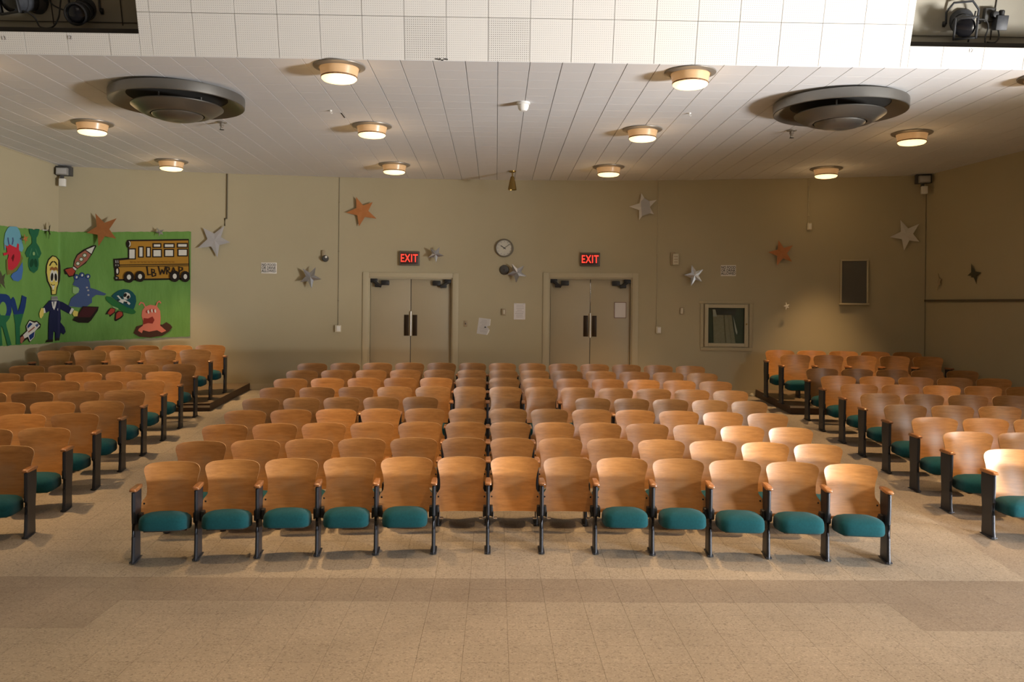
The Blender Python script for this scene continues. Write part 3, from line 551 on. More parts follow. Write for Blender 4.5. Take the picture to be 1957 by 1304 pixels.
def floor_material(name, base, dark, light):
    """speckled vinyl composition tile: chips, fine specks and a slight change of tone from tile to tile"""
    m = material(name, base, 0.42, spec=0.4)
    nt = m.node_tree
    b = nt.nodes['Principled BSDF']
    geo = nt.nodes.new('ShaderNodeNewGeometry')
    vo = nt.nodes.new('ShaderNodeTexVoronoi')
    vo.inputs['Scale'].default_value = 95
    nt.links.new(geo.outputs['Position'], vo.inputs['Vector'])
    sep = nt.nodes.new('ShaderNodeSeparateColor')
    nt.links.new(vo.outputs['Color'], sep.inputs[0])
    rp = nt.nodes.new('ShaderNodeValToRGB')
    e = rp.color_ramp.elements
    e[0].position, e[0].color = 0.0, (*dark, 1)
    e[1].position, e[1].color = 1.0, (*light, 1)
    k = e.new(0.22); k.color = (*base, 1)
    k = e.new(0.8); k.color = (*base, 1)
    nt.links.new(sep.outputs[0], rp.inputs[0])
    no = nt.nodes.new('ShaderNodeTexNoise')
    no.inputs['Scale'].default_value = 1.3
    no.inputs['Detail'].default_value = 5
    nt.links.new(geo.outputs['Position'], no.inputs['Vector'])
    sc = nt.nodes.new('ShaderNodeVectorMath'); sc.operation = 'SCALE'
    sc.inputs['Scale'].default_value = 1 / 0.29
    nt.links.new(geo.outputs['Position'], sc.inputs[0])
    ad = nt.nodes.new('ShaderNodeVectorMath'); ad.operation = 'MULTIPLY'
    ad.inputs[1].default_value = (1, 1, 0)
    nt.links.new(sc.outputs[0], ad.inputs[0])
    sh = nt.nodes.new('ShaderNodeVectorMath'); sh.operation = 'ADD'
    sh.inputs[1].default_value = (2.8 / 0.29, 0.517, 0.5)
    nt.links.new(ad.outputs[0], sh.inputs[0])
    fl = nt.nodes.new('ShaderNodeVectorMath'); fl.operation = 'FLOOR'
    nt.links.new(sh.outputs[0], fl.inputs[0])
    wn = nt.nodes.new('ShaderNodeTexWhiteNoise')
    nt.links.new(fl.outputs[0], wn.inputs['Vector'])
    mr = nt.nodes.new('ShaderNodeMapRange')
    mr.inputs['To Min'].default_value = 0.98
    mr.inputs['To Max'].default_value = 1.02
    nt.links.new(wn.outputs['Value'], mr.inputs['Value'])
    m2 = nt.nodes.new('ShaderNodeMapRange')
    m2.inputs['From Min'].default_value = 0.3
    m2.inputs['From Max'].default_value = 0.7
    m2.inputs['To Min'].default_value = 0.9
    m2.inputs['To Max'].default_value = 1.06
    nt.links.new(no.outputs['Fac'], m2.inputs['Value'])
    mu = nt.nodes.new('ShaderNodeMath'); mu.operation = 'MULTIPLY'
    nt.links.new(mr.outputs[0], mu.inputs[0])
    nt.links.new(m2.outputs[0], mu.inputs[1])
    vm = nt.nodes.new('ShaderNodeVectorMath'); vm.operation = 'SCALE'
    nt.links.new(rp.outputs[0], vm.inputs[0])
    nt.links.new(mu.outputs[0], vm.inputs['Scale'])
    nt.links.new(vm.outputs[0], b.inputs['Base Color'])
    return m

def perforated_material(name, base, hole, pitch, radius):
    """acoustic tile board: a grid of small drilled holes"""
    m = material(name, base, 0.75, spec=0.25)
    nt = m.node_tree
    b = nt.nodes['Principled BSDF']
    tc = nt.nodes.new('ShaderNodeTexCoord')
    sc = nt.nodes.new('ShaderNodeVectorMath'); sc.operation = 'SCALE'
    sc.inputs['Scale'].default_value = 1 / pitch
    nt.links.new(tc.outputs['Object'], sc.inputs[0])
    fr = nt.nodes.new('ShaderNodeVectorMath'); fr.operation = 'FRACTION'
    nt.links.new(sc.outputs[0], fr.inputs[0])
    su = nt.nodes.new('ShaderNodeVectorMath'); su.operation = 'SUBTRACT'
    su.inputs[1].default_value = (0.5, 0.5, 0.5)
    nt.links.new(fr.outputs[0], su.inputs[0])
    mu = nt.nodes.new('ShaderNodeVectorMath'); mu.operation = 'MULTIPLY'
    mu.inputs[1].default_value = (1, 1, 0)
    nt.links.new(su.outputs[0], mu.inputs[0])
    le = nt.nodes.new('ShaderNodeVectorMath'); le.operation = 'LENGTH'
    nt.links.new(mu.outputs[0], le.inputs[0])
    lt = nt.nodes.new('ShaderNodeMath'); lt.operation = 'LESS_THAN'
    lt.inputs[1].default_value = radius / pitch
    nt.links.new(le.outputs['Value'], lt.inputs[0])
    # no holes in the rim of a tile
    ab = nt.nodes.new('ShaderNodeVectorMath'); ab.operation = 'ABSOLUTE'
    nt.links.new(tc.outputs['Object'], ab.inputs[0])
    se = nt.nodes.new('ShaderNodeSeparateXYZ')
    nt.links.new(ab.outputs[0], se.inputs[0])
    mx = nt.nodes.new('ShaderNodeMath'); mx.operation = 'MAXIMUM'
    nt.links.new(se.outputs['X'], mx.inputs[0]); nt.links.new(se.outputs['Y'], mx.inputs[1])
    l2 = nt.nodes.new('ShaderNodeMath'); l2.operation = 'LESS_THAN'
    l2.inputs[1].default_value = 0.2
    nt.links.new(mx.outputs[0], l2.inputs[0])
    an = nt.nodes.new('ShaderNodeMath'); an.operation = 'MULTIPLY'
    nt.links.new(lt.outputs[0], an.inputs[0]); nt.links.new(l2.outputs[0], an.inputs[1])
    mi = nt.nodes.new('ShaderNodeMix'); mi.data_type = 'RGBA'
    mi.inputs[6].default_value = (*base, 1)
    mi.inputs[7].default_value = (*hole, 1)
    nt.links.new(an.outputs[0], mi.inputs[0])
    nt.links.new(mi.outputs[2], b.inputs['Base Color'])
    return m

def wood_material(name, a, b_, rough=0.42, coat=0.15, worn=None):
    """varnished plywood: long sideways grain and a change of tone from board to board"""
    m = material(name, a, rough, spec=0.5, coat=coat)
    nt = m.node_tree
    b = nt.nodes['Principled BSDF']
    tc = nt.nodes.new('ShaderNodeTexCoord')
    oi = nt.nodes.new('ShaderNodeObjectInfo')
    ad = nt.nodes.new('ShaderNodeVectorMath'); ad.operation = 'ADD'
    cm = nt.nodes.new('ShaderNodeVectorMath'); cm.operation = 'SCALE'
    cm.inputs['Scale'].default_value = 37
    cx = nt.nodes.new('ShaderNodeCombineXYZ')
    for i in range(3): nt.links.new(oi.outputs['Random'], cx.inputs[i])
    nt.links.new(cx.outputs[0], cm.inputs[0])
    nt.links.new(tc.outputs['Object'], ad.inputs[0])
    nt.links.new(cm.outputs[0], ad.inputs[1])
    mp = nt.nodes.new('ShaderNodeMapping')
    mp.inputs['Scale'].default_value = (1.2, 5, 9)
    nt.links.new(ad.outputs[0], mp.inputs[0])
    no = nt.nodes.new('ShaderNodeTexNoise')
    no.inputs['Scale'].default_value = 4.5
    no.inputs['Detail'].default_value = 6
    no.inputs['Roughness'].default_value = 0.65
    nt.links.new(mp.outputs[0], no.inputs['Vector'])
    rp = nt.nodes.new('ShaderNodeValToRGB')
    rp.color_ramp.elements[0].position, rp.color_ramp.elements[0].color = 0.28, (*b_, 1)
    rp.color_ramp.elements[1].position, rp.color_ramp.elements[1].color = 0.72, (*a, 1)
    nt.links.new(no.outputs['Fac'], rp.inputs[0])
    mr = nt.nodes.new('ShaderNodeMapRange')
    mr.inputs['To Min'].default_value = 0.70
    mr.inputs['To Max'].default_value = 1.15
    nt.links.new(oi.outputs['Random'], mr.inputs['Value'])
    vm = nt.nodes.new('ShaderNodeVectorMath'); vm.operation = 'SCALE'
    nt.links.new(rp.outputs[0], vm.inputs[0])
    nt.links.new(mr.outputs[0], vm.inputs['Scale'])
    out = vm.outputs[0]
    if worn:
        # the patch rubbed grey by sitters' backs
        di = nt.nodes.new('ShaderNodeVectorMath'); di.operation = 'DISTANCE'
        di.inputs[1].default_value = (0, -0.04, 0.53)
        nt.links.new(tc.outputs['Object'], di.inputs[0])
        n2 = nt.nodes.new('ShaderNodeTexNoise')
        n2.inputs['Scale'].default_value = 11
        nt.links.new(ad.outputs[0], n2.inputs['Vector'])
        su = nt.nodes.new('ShaderNodeMath'); su.operation = 'MULTIPLY_ADD'
        su.inputs[1].default_value = 0.22
        nt.links.new(n2.outputs['Fac'], su.inputs[0])
        nt.links.new(di.outputs['Value'], su.inputs[2])
        m2 = nt.nodes.new('ShaderNodeMapRange')
        m2.inputs['From Min'].default_value = 0.12
        m2.inputs['From Max'].default_value = 0.28
        m2.inputs['To Min'].default_value = 0.55
        m2.inputs['To Max'].default_value = 0.0
        nt.links.new(su.outputs[0], m2.inputs['Value'])
        mi = nt.nodes.new('ShaderNodeMix'); mi.data_type = 'RGBA'
        mi.inputs[7].default_value = (*worn, 1)
        nt.links.new(m2.outputs[0], mi.inputs[0])
        nt.links.new(out, mi.inputs[6])
        out = mi.outputs[2]
    nt.links.new(out, b.inputs['Base Color'])
    return m

M_WALL = material('wall_paint', (0.43, 0.375, 0.25), 0.62, spec=0.3, noise=(0.8, (0.395, 0.345, 0.225), ONE, 0.3), bump=(140, 0.06, ONE))
M_TRIM = material('trim_paint', (0.45, 0.395, 0.27), 0.5, spec=0.4)
M_CEIL = perforated_material('ceiling_tile_board', (0.67, 0.665, 0.67), (0.63, 0.625, 0.63), 0.0215, 0.002)
M_SLAB = material('ceiling_slab', (0.12, 0.11, 0.10), 0.9)
M_BACKER = material('fascia_backing', (0.36, 0.34, 0.31), 0.9)
M_FASCIA = perforated_material('perforated_tile_board', (0.78, 0.75, 0.70), (0.42, 0.39, 0.35), 0.021, 0.0034)
M_FASCIA_RAW = perforated_material('perforated_tile_board_raw', (0.75, 0.72, 0.67), (0.17, 0.15, 0.13), 0.021, 0.0044)
M_FLOOR = floor_material('vinyl_tile', (0.41, 0.35, 0.28), (0.25, 0.21, 0.165), (0.51, 0.445, 0.365))
M_FLOOR_D = floor_material('vinyl_tile_dark', (0.345, 0.288, 0.232), (0.22, 0.18, 0.142), (0.43, 0.365, 0.30))
M_WOOD = wood_material('varnished_plywood', (0.60, 0.275, 0.08), (0.41, 0.17, 0.043), worn=(0.36, 0.225, 0.125))
M_EDGE = material('plywood_edge', (0.62, 0.40, 0.20), 0.5)
M_ARM = wood_material('armrest_wood', (0.45, 0.19, 0.06), (0.30, 0.11, 0.035), rough=0.28, coat=0.5)
M_TEAL = material('teal_fabric', (0.008, 0.082, 0.10), 0.9, spec=0.15, noise=(60, (0.006, 0.06, 0.074), ONE, 0.3), bump=(420, 0.25, ONE), sheen=0.08)
M_IRON = material('cast_iron', (0.032, 0.036, 0.046), 0.42, metal=0.35, spec=0.5, bump=(90, 0.08, ONE))
M_BLACK = material('black_metal', (0.012, 0.012, 0.013), 0.5)
M_PAN = material('seat_pan_ply', (0.03, 0.02, 0.014), 0.6)
M_STEEL = material('bright_steel', (0.6, 0.6, 0.6), 0.25, metal=1)
M_CHROME = material('chrome', (0.85, 0.85, 0.85), 0.12, metal=1)
M_BAR = material('brushed_bar', (0.85, 0.84, 0.82), 0.4, metal=0.5)
M_ALU = material('spun_aluminium', (0.24, 0.235, 0.22), 0.38, metal=0.9)
M_GAP = material('diffuser_dark', (0.03, 0.028, 0.025), 0.8)
M_AMBER = material('amber_glass', (0.66, 0.46, 0.27), 0.3, spec=0.5, noise=(7, (0.52, 0.34, 0.18), (1, 1, 3), 0.3), emit=(1.0, 0.52, 0.20), emit_s=0.22)
M_LENS = material('lamp_lens', (0.9, 0.85, 0.7), 0.3, emit=(1.0, 0.70, 0.31), emit_s=2.0)
M_RIM = material('lamp_rim', (0.27, 0.24, 0.20), 0.4, metal=0.4)
M_RUST = material('rusty_ring', (0.16, 0.075, 0.03), 0.7, noise=(40, (0.32, 0.17, 0.07), ONE, 0.15))
M_DOOR = material('door_paint', (0.41, 0.35, 0.24), 0.45, spec=0.4, noise=(1.5, (0.385, 0.33, 0.225), ONE, 0.3))
M_WHITE = material('white_plastic', (0.75, 0.74, 0.70), 0.45)
M_CREAM = material('cream_plastic', (0.60, 0.55, 0.42), 0.5)
M_TAN = material('tan_plastic', (0.34, 0.27, 0.17), 0.5)
M_GREY = material('grey_paint', (0.26, 0.255, 0.24), 0.5)
M_DKGREY = material('dark_grey', (0.06, 0.058, 0.055), 0.6)
M_SIGN = material('sign_board', (0.70, 0.67, 0.62), 0.4)
M_INK = material('black_ink', (0.02, 0.018, 0.016), 0.6)
M_PAPER = material('notice_paper', (0.66, 0.63, 0.62), 0.6)
M_TYPE = material('printed_type', (0.33, 0.31, 0.32), 0.7)
M_SLEEVE = material('plastic_sleeve', (0.58, 0.57, 0.56), 0.15, spec=0.7)
M_EXITBOX = material('exit_housing', (0.10, 0.085, 0.065), 0.5)
M_EXITFACE = material('exit_face', (0.05, 0.02, 0.018), 0.4)
M_EXIT = material('exit_letters', (0.5, 0.02, 0.01), 0.4, emit=(1.0, 0.05, 0.03), emit_s=1.5)
M_BRASS = material('aged_brass', (0.30, 0.20, 0.06), 0.35, metal=0.8)
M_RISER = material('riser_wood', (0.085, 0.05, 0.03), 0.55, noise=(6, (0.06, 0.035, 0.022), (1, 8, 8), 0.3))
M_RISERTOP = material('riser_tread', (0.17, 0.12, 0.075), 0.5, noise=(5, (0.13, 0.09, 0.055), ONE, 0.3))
M_NOSING = material('nosing_metal', (0.75, 0.66, 0.52), 0.35, metal=0.6)
M_BATTEN = material('slot_batten', (0.05, 0.042, 0.035), 0.8)
M_SLOT = material('slot_board', (0.40, 0.37, 0.30), 0.8, noise=(3, (0.35, 0.32, 0.26), ONE, 0.3))
M_FIXTURE = material('fixture_enamel', (0.055, 0.058, 0.066), 0.5, noise=(30, (0.035, 0.037, 0.042), ONE, 0.3))
M_LENSDARK = material('fixture_lens', (0.008, 0.008, 0.01), 0.15)
M_CABLE = material('cable_rubber', (0.02, 0.018, 0.016), 0.6)
M_GLASS = material('cabinet_glass', (0.8, 0.85, 0.82), 0.05, spec=0.6)
_b = M_GLASS.node_tree.nodes['Principled BSDF']
_b.inputs['Transmission Weight'].default_value = 1.0
_b.inputs['IOR'].default_value = 1.1
M_HOSE = material('canvas_hose', (0.40, 0.36, 0.27), 0.85, noise=(30, (0.34, 0.30, 0.22), (1, 6, 1), 0.2), bump=(120, 0.3, ONE))
M_BANNER = material('green_paper', (0.15, 0.305, 0.072), 0.7, spec=0.25, noise=(2.2, (0.115, 0.25, 0.052), (1.4, 1, 0.5), 0.25), bump=(5, 0.9, (2.2, 1, 0.6)))
M_COPPER = material('copper_card', (0.40, 0.15, 0.05), 0.5, metal=0.15, noise=(9, (0.33, 0.115, 0.035), ONE, 0.3))
M_ORANGE = material('orange_card', (0.46, 0.18, 0.055), 0.45, metal=0.15, noise=(10, (0.40, 0.145, 0.04), ONE, 0.2))
M_SILVER = material('silver_card', (0.42, 0.41, 0.42), 0.5, metal=0.25, noise=(6, (0.36, 0.36, 0.37), ONE, 0.3))
M_WHITECARD = material('white_card', (0.60, 0.58, 0.54), 0.5)
M_MYLAR = material('silver_mylar', (0.46, 0.47, 0.50), 0.24, metal=0.8, bump=(6, 0.3, ONE))
M_OLIVE = material('dull_olive_foil', (0.06, 0.058, 0.03), 0.6)
M_THREAD = material('thread', (0.35, 0.32, 0.26), 0.8)
M_CORD = material('dark_cord', (0.11, 0.09, 0.055), 0.7)
M_PIPE = material('conduit_paint', (0.24, 0.21, 0.14), 0.6)
M_RAIL = material('rail_strip', (0.10, 0.08, 0.045), 0.6)
PAINT = {k: material('paint_' + k, v, 0.7, spec=0.2) for k, v in dict(
    black=(0.016, 0.011, 0.008), white=(0.60, 0.585, 0.53), ochre=(0.37, 0.19, 0.025), navy=(0.012, 0.035, 0.14), yellow=(0.62, 0.50, 0.12),
    red=(0.33, 0.05, 0.03), rust=(0.31, 0.11, 0.075), slate=(0.055, 0.085, 0.19), grey=(0.30, 0.29, 0.27), lgrey=(0.36, 0.34, 0.33), lgreen=(0.25, 0.40, 0.17),
    dgreen=(0.022, 0.13, 0.035), dgreen2=(0.018, 0.125, 0.055), paper=(0.15, 0.305, 0.072), teal=(0.010, 0.072, 0.085), suit=(0.012, 0.014, 0.05), brown=(0.26, 0.10, 0.03),
    dbrown=(0.06, 0.025, 0.016), pink=(0.58, 0.17, 0.115), mouth=(0.21, 0.025, 0.018), maroon=(0.055, 0.012, 0.014), sky=(0.13, 0.33, 0.42), blue=(0.06, 0.15, 0.38),
    olive=(0.17, 0.15, 0.035), crimson=(0.48, 0.025, 0.045), dmaroon=(0.12, 0.008, 0.012), alien=(0.016, 0.115, 0.055), dalien=(0.007, 0.055, 0.024), lalien=(0.05, 0.19, 0.09),
    faint=(0.28, 0.13, 0.02)).items()}

# ------------------------------------------------------------------ the room
CEIL = CAM_Z + 2.6                       # underside of the low ceiling over the seats
FASCIA_Y = 8.74
SLOPE = 0.08973                          # the seating floor rises to the rear from here on
SLOPE_Y = 7.11
XL, XR, SPLAY = -7.70, 7.55, 0.147       # rear corners of the room, splay of the right wall
HIGH = 6.78                              # ceiling in front of the fascia
FRONT_Y = -3.0

def wall_y(x): return -0.01748 * x * x - 0.01781 * x + 16.205
def wall_slope(x): return -2 * 0.01748 * x - 0.01781
def floor_z(y): return max(0.0, (y - SLOPE_Y) * SLOPE)
YL, YR = wall_y(XL), wall_y(XR)

def quad(bm, pts, mi=0):
    f = bm.faces.new([bm.verts.new(p) for p in pts])
    f.material_index = mi
    return f

# floor: a sub-floor with vinyl tiles laid on it
bm = bmesh.new()
ys = [FRONT_Y, SLOPE_Y, 17.0]
for y0, y1 in zip(ys, ys[1:]):
    z0, z1 = floor_z(y0) - 0.004, floor_z(y1) - 0.004
    quad(bm, [(-9, y0, z0), (9.6, y0, z0), (9.6, y1, z1), (-9, y1, z1)])
    quad(bm, [(-9, y0, z0 - .15), (9.6, y0, z0 - .15), (9.6, y1, z1 - .15), (-9, y1, z1 - .15)])
floor = tag(mesh_obj('floor', bm, M_FLOOR_D), kind='structure')

TILE = 0.29
def tile_bm(bm, M, t=TILE, mi=0, gap=0.0005, h=0.004, c=0.0008):
    a, b = t / 2 - gap / 2, t / 2 - gap / 2 - c
    lo = [bm.verts.new(M @ Vector((x * a, y * a, -h))) for x, y in ((-1, -1), (1, -1), (1, 1), (-1, 1))]
    hi = [bm.verts.new(M @ Vector((x * b, y * b, 0))) for x, y in ((-1, -1), (1, -1), (1, 1), (-1, 1))]
    bm.faces.new(hi).material_index = mi
    for k in range(4):
        bm.faces.new((lo[k], lo[(k + 1) % 4], hi[(k + 1) % 4], hi[k])).material_index = mi

tile_me = {}
for key, m in (('plain', M_FLOOR), ('dark', M_FLOOR_D)):
    b2 = bmesh.new()
    tile_bm(b2, Matrix())
    bmesh.ops.recalc_face_normals(b2, faces=b2.faces)
    tile_me[key] = bpy.data.meshes.new('floor_tile_' + key)
    b2.to_mesh(tile_me[key]); b2.free()
    tile_me[key].materials.append(m)

def dark_zone(x, y):
    """the border of darker tiles round the paler field in front of the seats"""
    return 5.95 < y < SLOPE_Y and not (-2.8 < x < 3.0 and y < 6.53)

rest = bmesh.new()
ang = math.atan(SLOPE)
n_single = 0
for row in range(-12, 34):
    yc = SLOPE_Y + (row + 0.5) * TILE
    up = row >= 0
    ln = TILE * math.cos(ang)
    if up: yc = SLOPE_Y + (row + 0.5) * ln
    half = 0.62 * yc + 0.25
    for col in range(-21, 25):
        xc = -2.8 + (col + 10.5) * TILE - 10 * TILE
        if yc > wall_y(xc) - TILE / 2 or xc < XL + 0.1 or xc > XR + SPLAY * min(6.3, max(0, YR - yc)) - 0.1:
            continue
        dk = dark_zone(xc, yc)
        z = floor_z(yc)
        if -8 <= row and yc > 4.75 and abs(xc) < half and n_single < 300:
            inst('floor_tile', tile_me['dark' if dk else 'plain'], floor, (xc, yc, z), (ang if up else 0, 0, 0))
            n_single += 1
        else:
            tile_bm(rest, Matrix.Translation((xc, yc, z)) @ Matrix.Rotation(ang if up else 0, 4, 'X'), mi=1 if dk else 0)
tag(mesh_obj('floor_tile_field', rest, [M_FLOOR, M_FLOOR_D], floor), kind='stuff')

# back wall: one curved wall with two door openings
DOORS = [(-2.38, -0.822, 2.892), (0.985, 2.533, 2.92)]
xs = sorted(set([XL + (XR - XL) * k / 44 for k in range(45)] + [d[0] for d in DOORS] + [d[1] for d in DOORS]))
bm = bmesh.new()
for x0, x1 in zip(xs, xs[1:]):
    m = (x0 + x1) / 2
    zb = 0.3
    for d in DOORS:
        if d[0] - 1e-6 <= m <= d[1] + 1e-6: zb = d[2]
    y0, y1 = wall_y(x0), wall_y(x1)
    quad(bm, [(x0, y0, zb), (x1, y1, zb), (x1, y1, CEIL + .05), (x0, y0, CEIL + .05)])
    quad(bm, [(x0, y0 + .25, zb), (x1, y1 + .25, zb), (x1, y1 + .25, CEIL + .05), (x0, y0 + .25, CEIL + .05)])
    if zb > 1: quad(bm, [(x0, y0, zb), (x1, y1, zb), (x1, y1 + .25, zb), (x0, y0 + .25, zb)])
for d in DOORS:
    for x in d[:2]:
        quad(bm, [(x, wall_y(x), .3), (x, wall_y(x) + .25, .3), (x, wall_y(x) + .25, d[2]), (x, wall_y(x), d[2])])
wall_back = tag(mesh_obj('wall_back', bm, M_WALL), kind='structure')

def plan_wall(name, pts, z0, z1, t=0.25, side=1, kind='structure'):
    """vertical wall over a plan polyline"""
    b = bmesh.new()
    for (xa, ya), (xb, yb) in zip(pts, pts[1:]):
        d = Vector((xb - xa, yb - ya, 0)).normalized()
        n = Vector((d.y, -d.x, 0)) * t * side
        A, B = Vector((xa, ya, 0)), Vector((xb, yb, 0))
        zz = lambda v, z: (v.x, v.y, z)
        quad(b, [zz(A, z0), zz(B, z0), zz(B, z1), zz(A, z1)])
        quad(b, [zz(A + n, z0), zz(B + n, z0), zz(B + n, z1), zz(A + n, z1)])
        quad(b, [zz(A, z1), zz(B, z1), zz(B + n, z1), zz(A + n, z1)])
        quad(b, [zz(A, z0), zz(A + n, z0), zz(A + n, z1), zz(A, z1)])
        quad(b, [zz(B, z0), zz(B + n, z0), zz(B + n, z1), zz(B, z1)])
    return tag(mesh_obj(name, b, M_WALL), kind=kind)

XRF = XR + SPLAY * (YR - FASCIA_Y)       # right wall in front of the splay
plan_wall('wall_left', [(XL, YL + .1), (XL, FRONT_Y)], -0.2, HIGH + .05, side=1)
bm = bmesh.new()
def wall_seg(b, xa, ya, xb, yb, z0, z1, t=.25):
    d = Vector((xb - xa, yb - ya, 0)).normalized()
    n = Vector((-d.y, d.x, 0)) * t
    for o in (Vector(), n):
        quad(b, [(xa + o.x, ya + o.y, z0), (xb + o.x, yb + o.y, z0), (xb + o.x, yb + o.y, z1), (xa + o.x, ya + o.y, z1)])
    quad(b, [(xa, ya, z0), (xb, yb, z0), (xb + n.x, yb + n.y, z0), (xa + n.x, ya + n.y, z0)])
    for (x, y) in ((xa, ya), (xb, yb)):
        quad(b, [(x, y, z0), (x + n.x, y + n.y, z0), (x + n.x, y + n.y, z1), (x, y, z1)])
wall_seg(bm, XR, YR + .1, XRF, FASCIA_Y, -0.2, HIGH + .05, .25)
wall_seg(bm, XRF, FASCIA_Y, XRF, 6.1, -0.2, HIGH + .05, .25)
wall_seg(bm, XRF, 6.1, XRF, 3.1, 3.3, HIGH + .05, .25)
wall_seg(bm, XRF, 3.1, XRF, FRONT_Y, -0.2, HIGH + .05, .25)
for yy in (3.1, 6.1):                    # unseen passage outside the open doorway, sides shaped to cut the daylight's spread
    quad(bm, [(XRF + .2, yy, -.2), (11.4, yy + (.0 if yy > 4 else -.9), -.2), (11.4, yy + (.0 if yy > 4 else -.9), 3.3), (XRF + .2, yy, 3.3)])
tag(mesh_obj('wall_right', bm, M_WALL), kind='structure')
plan_wall('wall_front', [(XL - .2, FRONT_Y), (XRF + .2, FRONT_Y)], -0.2, HIGH + .05, side=1)

# low ceiling over the seats: slab with square tiles under it
CT = 0.3293
bm = bmesh.new()
add_box(bm, (0.4, (FASCIA_Y + 17.2) / 2 + .06, CEIL + .085), (18.4, 17.2 - FASCIA_Y, .15))
ceiling = tag(mesh_obj('ceiling', bm, M_SLAB), kind='structure')
def ctile(bm, x, y):
    g, c, h = 0.0035, 0.003, 0.008
    a, b = CT / 2 - g / 2, CT / 2 - g / 2 - c
    bx, by = a, CT / 2 - 0.0006
    lo = [bm.verts.new((x + i * a, y + j * by, CEIL + h)) for i, j in ((-1, -1), (1, -1), (1, 1), (-1, 1))]
    hi = [bm.verts.new((x + i * b, y + j * (by - .0012), CEIL)) for i, j in ((-1, -1), (1, -1), (1, 1), (-1, 1))]
    bm.faces.new(hi[::-1])
    for k in range(4):
        bm.faces.new((lo[k], hi[k], hi[(k + 1) % 4], lo[(k + 1) % 4]))
b2 = bmesh.new()
g0 = CEIL
ctile(b2, 0, 0)
for v in b2.verts: v.co.z -= CEIL
bmesh.ops.recalc_face_normals(b2, faces=b2.faces)
ctile_me = bpy.data.meshes.new('ceiling_tile')
b2.to_mesh(ctile_me); b2.free()
ctile_me.materials.append(M_CEIL)
cells = []
for r in range(24):
    for c in range(-26, 28):
        x, y = -0.01 + (c + .5) * CT, FASCIA_Y + .004 + (r + .5) * CT
        if y - CT / 2 > wall_y(x): continue
        if x + CT / 2 < XL or x - CT / 2 > XR + SPLAY * (YR - y): continue
        cells.append((x, y))
rest = bmesh.new()
n_single = 0
for x, y in cells:
    if abs(x) < 0.60 * y - .1 and n_single < 300:
        inst('ceiling_tile', ctile_me, ceiling, (x, y, CEIL))
        n_single += 1
    else:
        ctile(rest, x, y)
M_CEIL_PLAIN = material('ceiling_tile_paint', (0.67, 0.665, 0.67), 0.75, spec=0.25)
tag(mesh_obj('ceiling_tile_field', rest, M_CEIL_PLAIN, ceiling), kind='stuff')
box('ceiling_high', (0.4, (FRONT_Y + 8.4) / 2, HIGH + .1), (18.6, 8.6 - FRONT_Y, .2), M_CEIL_PLAIN)['kind'] = 'structure'

# slanting fascia of perforated square tiles, with two lighting slots
FT = 0.4202
FM = Matrix.Translation((0, FASCIA_Y, CEIL)) @ Matrix(((1, 0, 0, 0), (0, -0.292, -0.956, 0), (0, 0.956, -0.292, 0), (0, 0, 0, 1)))
# local frame of the fascia: x along it, y up the slant, z out towards the stage
SLOT_L, SLOT_R, SLOT_0, SLOT_1 = (-6.62, -3.593), (4.172, 7.2), 0.216, 0.95
bm = bmesh.new()
def frect(b, x0, y0, x1, y1, z0, z1):
    add_box(b, ((x0 + x1) / 2, (y0 + y1) / 2, (z0 + z1) / 2), (x1 - x0, y1 - y0, z1 - z0), FM)
for x0, x1 in ((-8.6, SLOT_L[0]), (SLOT_L[1], SLOT_R[0]), (SLOT_R[1], 9.2)):
    frect(bm, x0, 0.0, x1, 2.15, -.08, -.014)
for s in (SLOT_L, SLOT_R):
    frect(bm, s[0], 0.0, s[1], SLOT_0, -.08, -.014)
    frect(bm, s[0], SLOT_1, s[1], 2.15, -.08, -.014)
fascia = tag(mesh_obj('wall_fascia', bm, M_BACKER), kind='structure')

def ftile_mesh(w, h, raw, cx, cy):
    b = bmesh.new()
    g, c, t = 0.0024, 0.0018, 0.014
    a, e = w / 2 - g / 2, h / 2 - g / 2
    lo = [b.verts.new((i * a, j * e, -t)) for i, j in ((-1, -1), (1, -1), (1, 1), (-1, 1))]
    hi = [b.verts.new((i * (a - c), j * (e - c), 0)) for i, j in ((-1, -1), (1, -1), (1, 1), (-1, 1))]
    b.faces.new(hi)
    for k in range(4): b.faces.new((lo[k], lo[(k + 1) % 4], hi[(k + 1) % 4], hi[k]))
    bmesh.ops.recalc_face_normals(b, faces=b.faces)
    me = bpy.data.meshes.new('fascia_tile')
    b.to_mesh(me); b.free()
    me.materials.append(M_FASCIA_RAW if raw else M_FASCIA)
    return me
ft_cache = {}
def ftile(x0, y0, x1, y1, raw=False):
    w, h = round(x1 - x0, 3), round(y1 - y0, 3)
    if w < .02 or h < .02: return
    k = (w, h, raw)
    if k not in ft_cache: ft_cache[k] = ftile_mesh(w, h, raw, 0, 0)
    o = bpy.data.objects.new('tile', ft_cache[k])
    link(o, fascia)
    wob = random.uniform(-.0012, .0012)
    o.matrix_local = FM @ Matrix.Translation(((x0 + x1) / 2, (y0 + y1) / 2, wob))
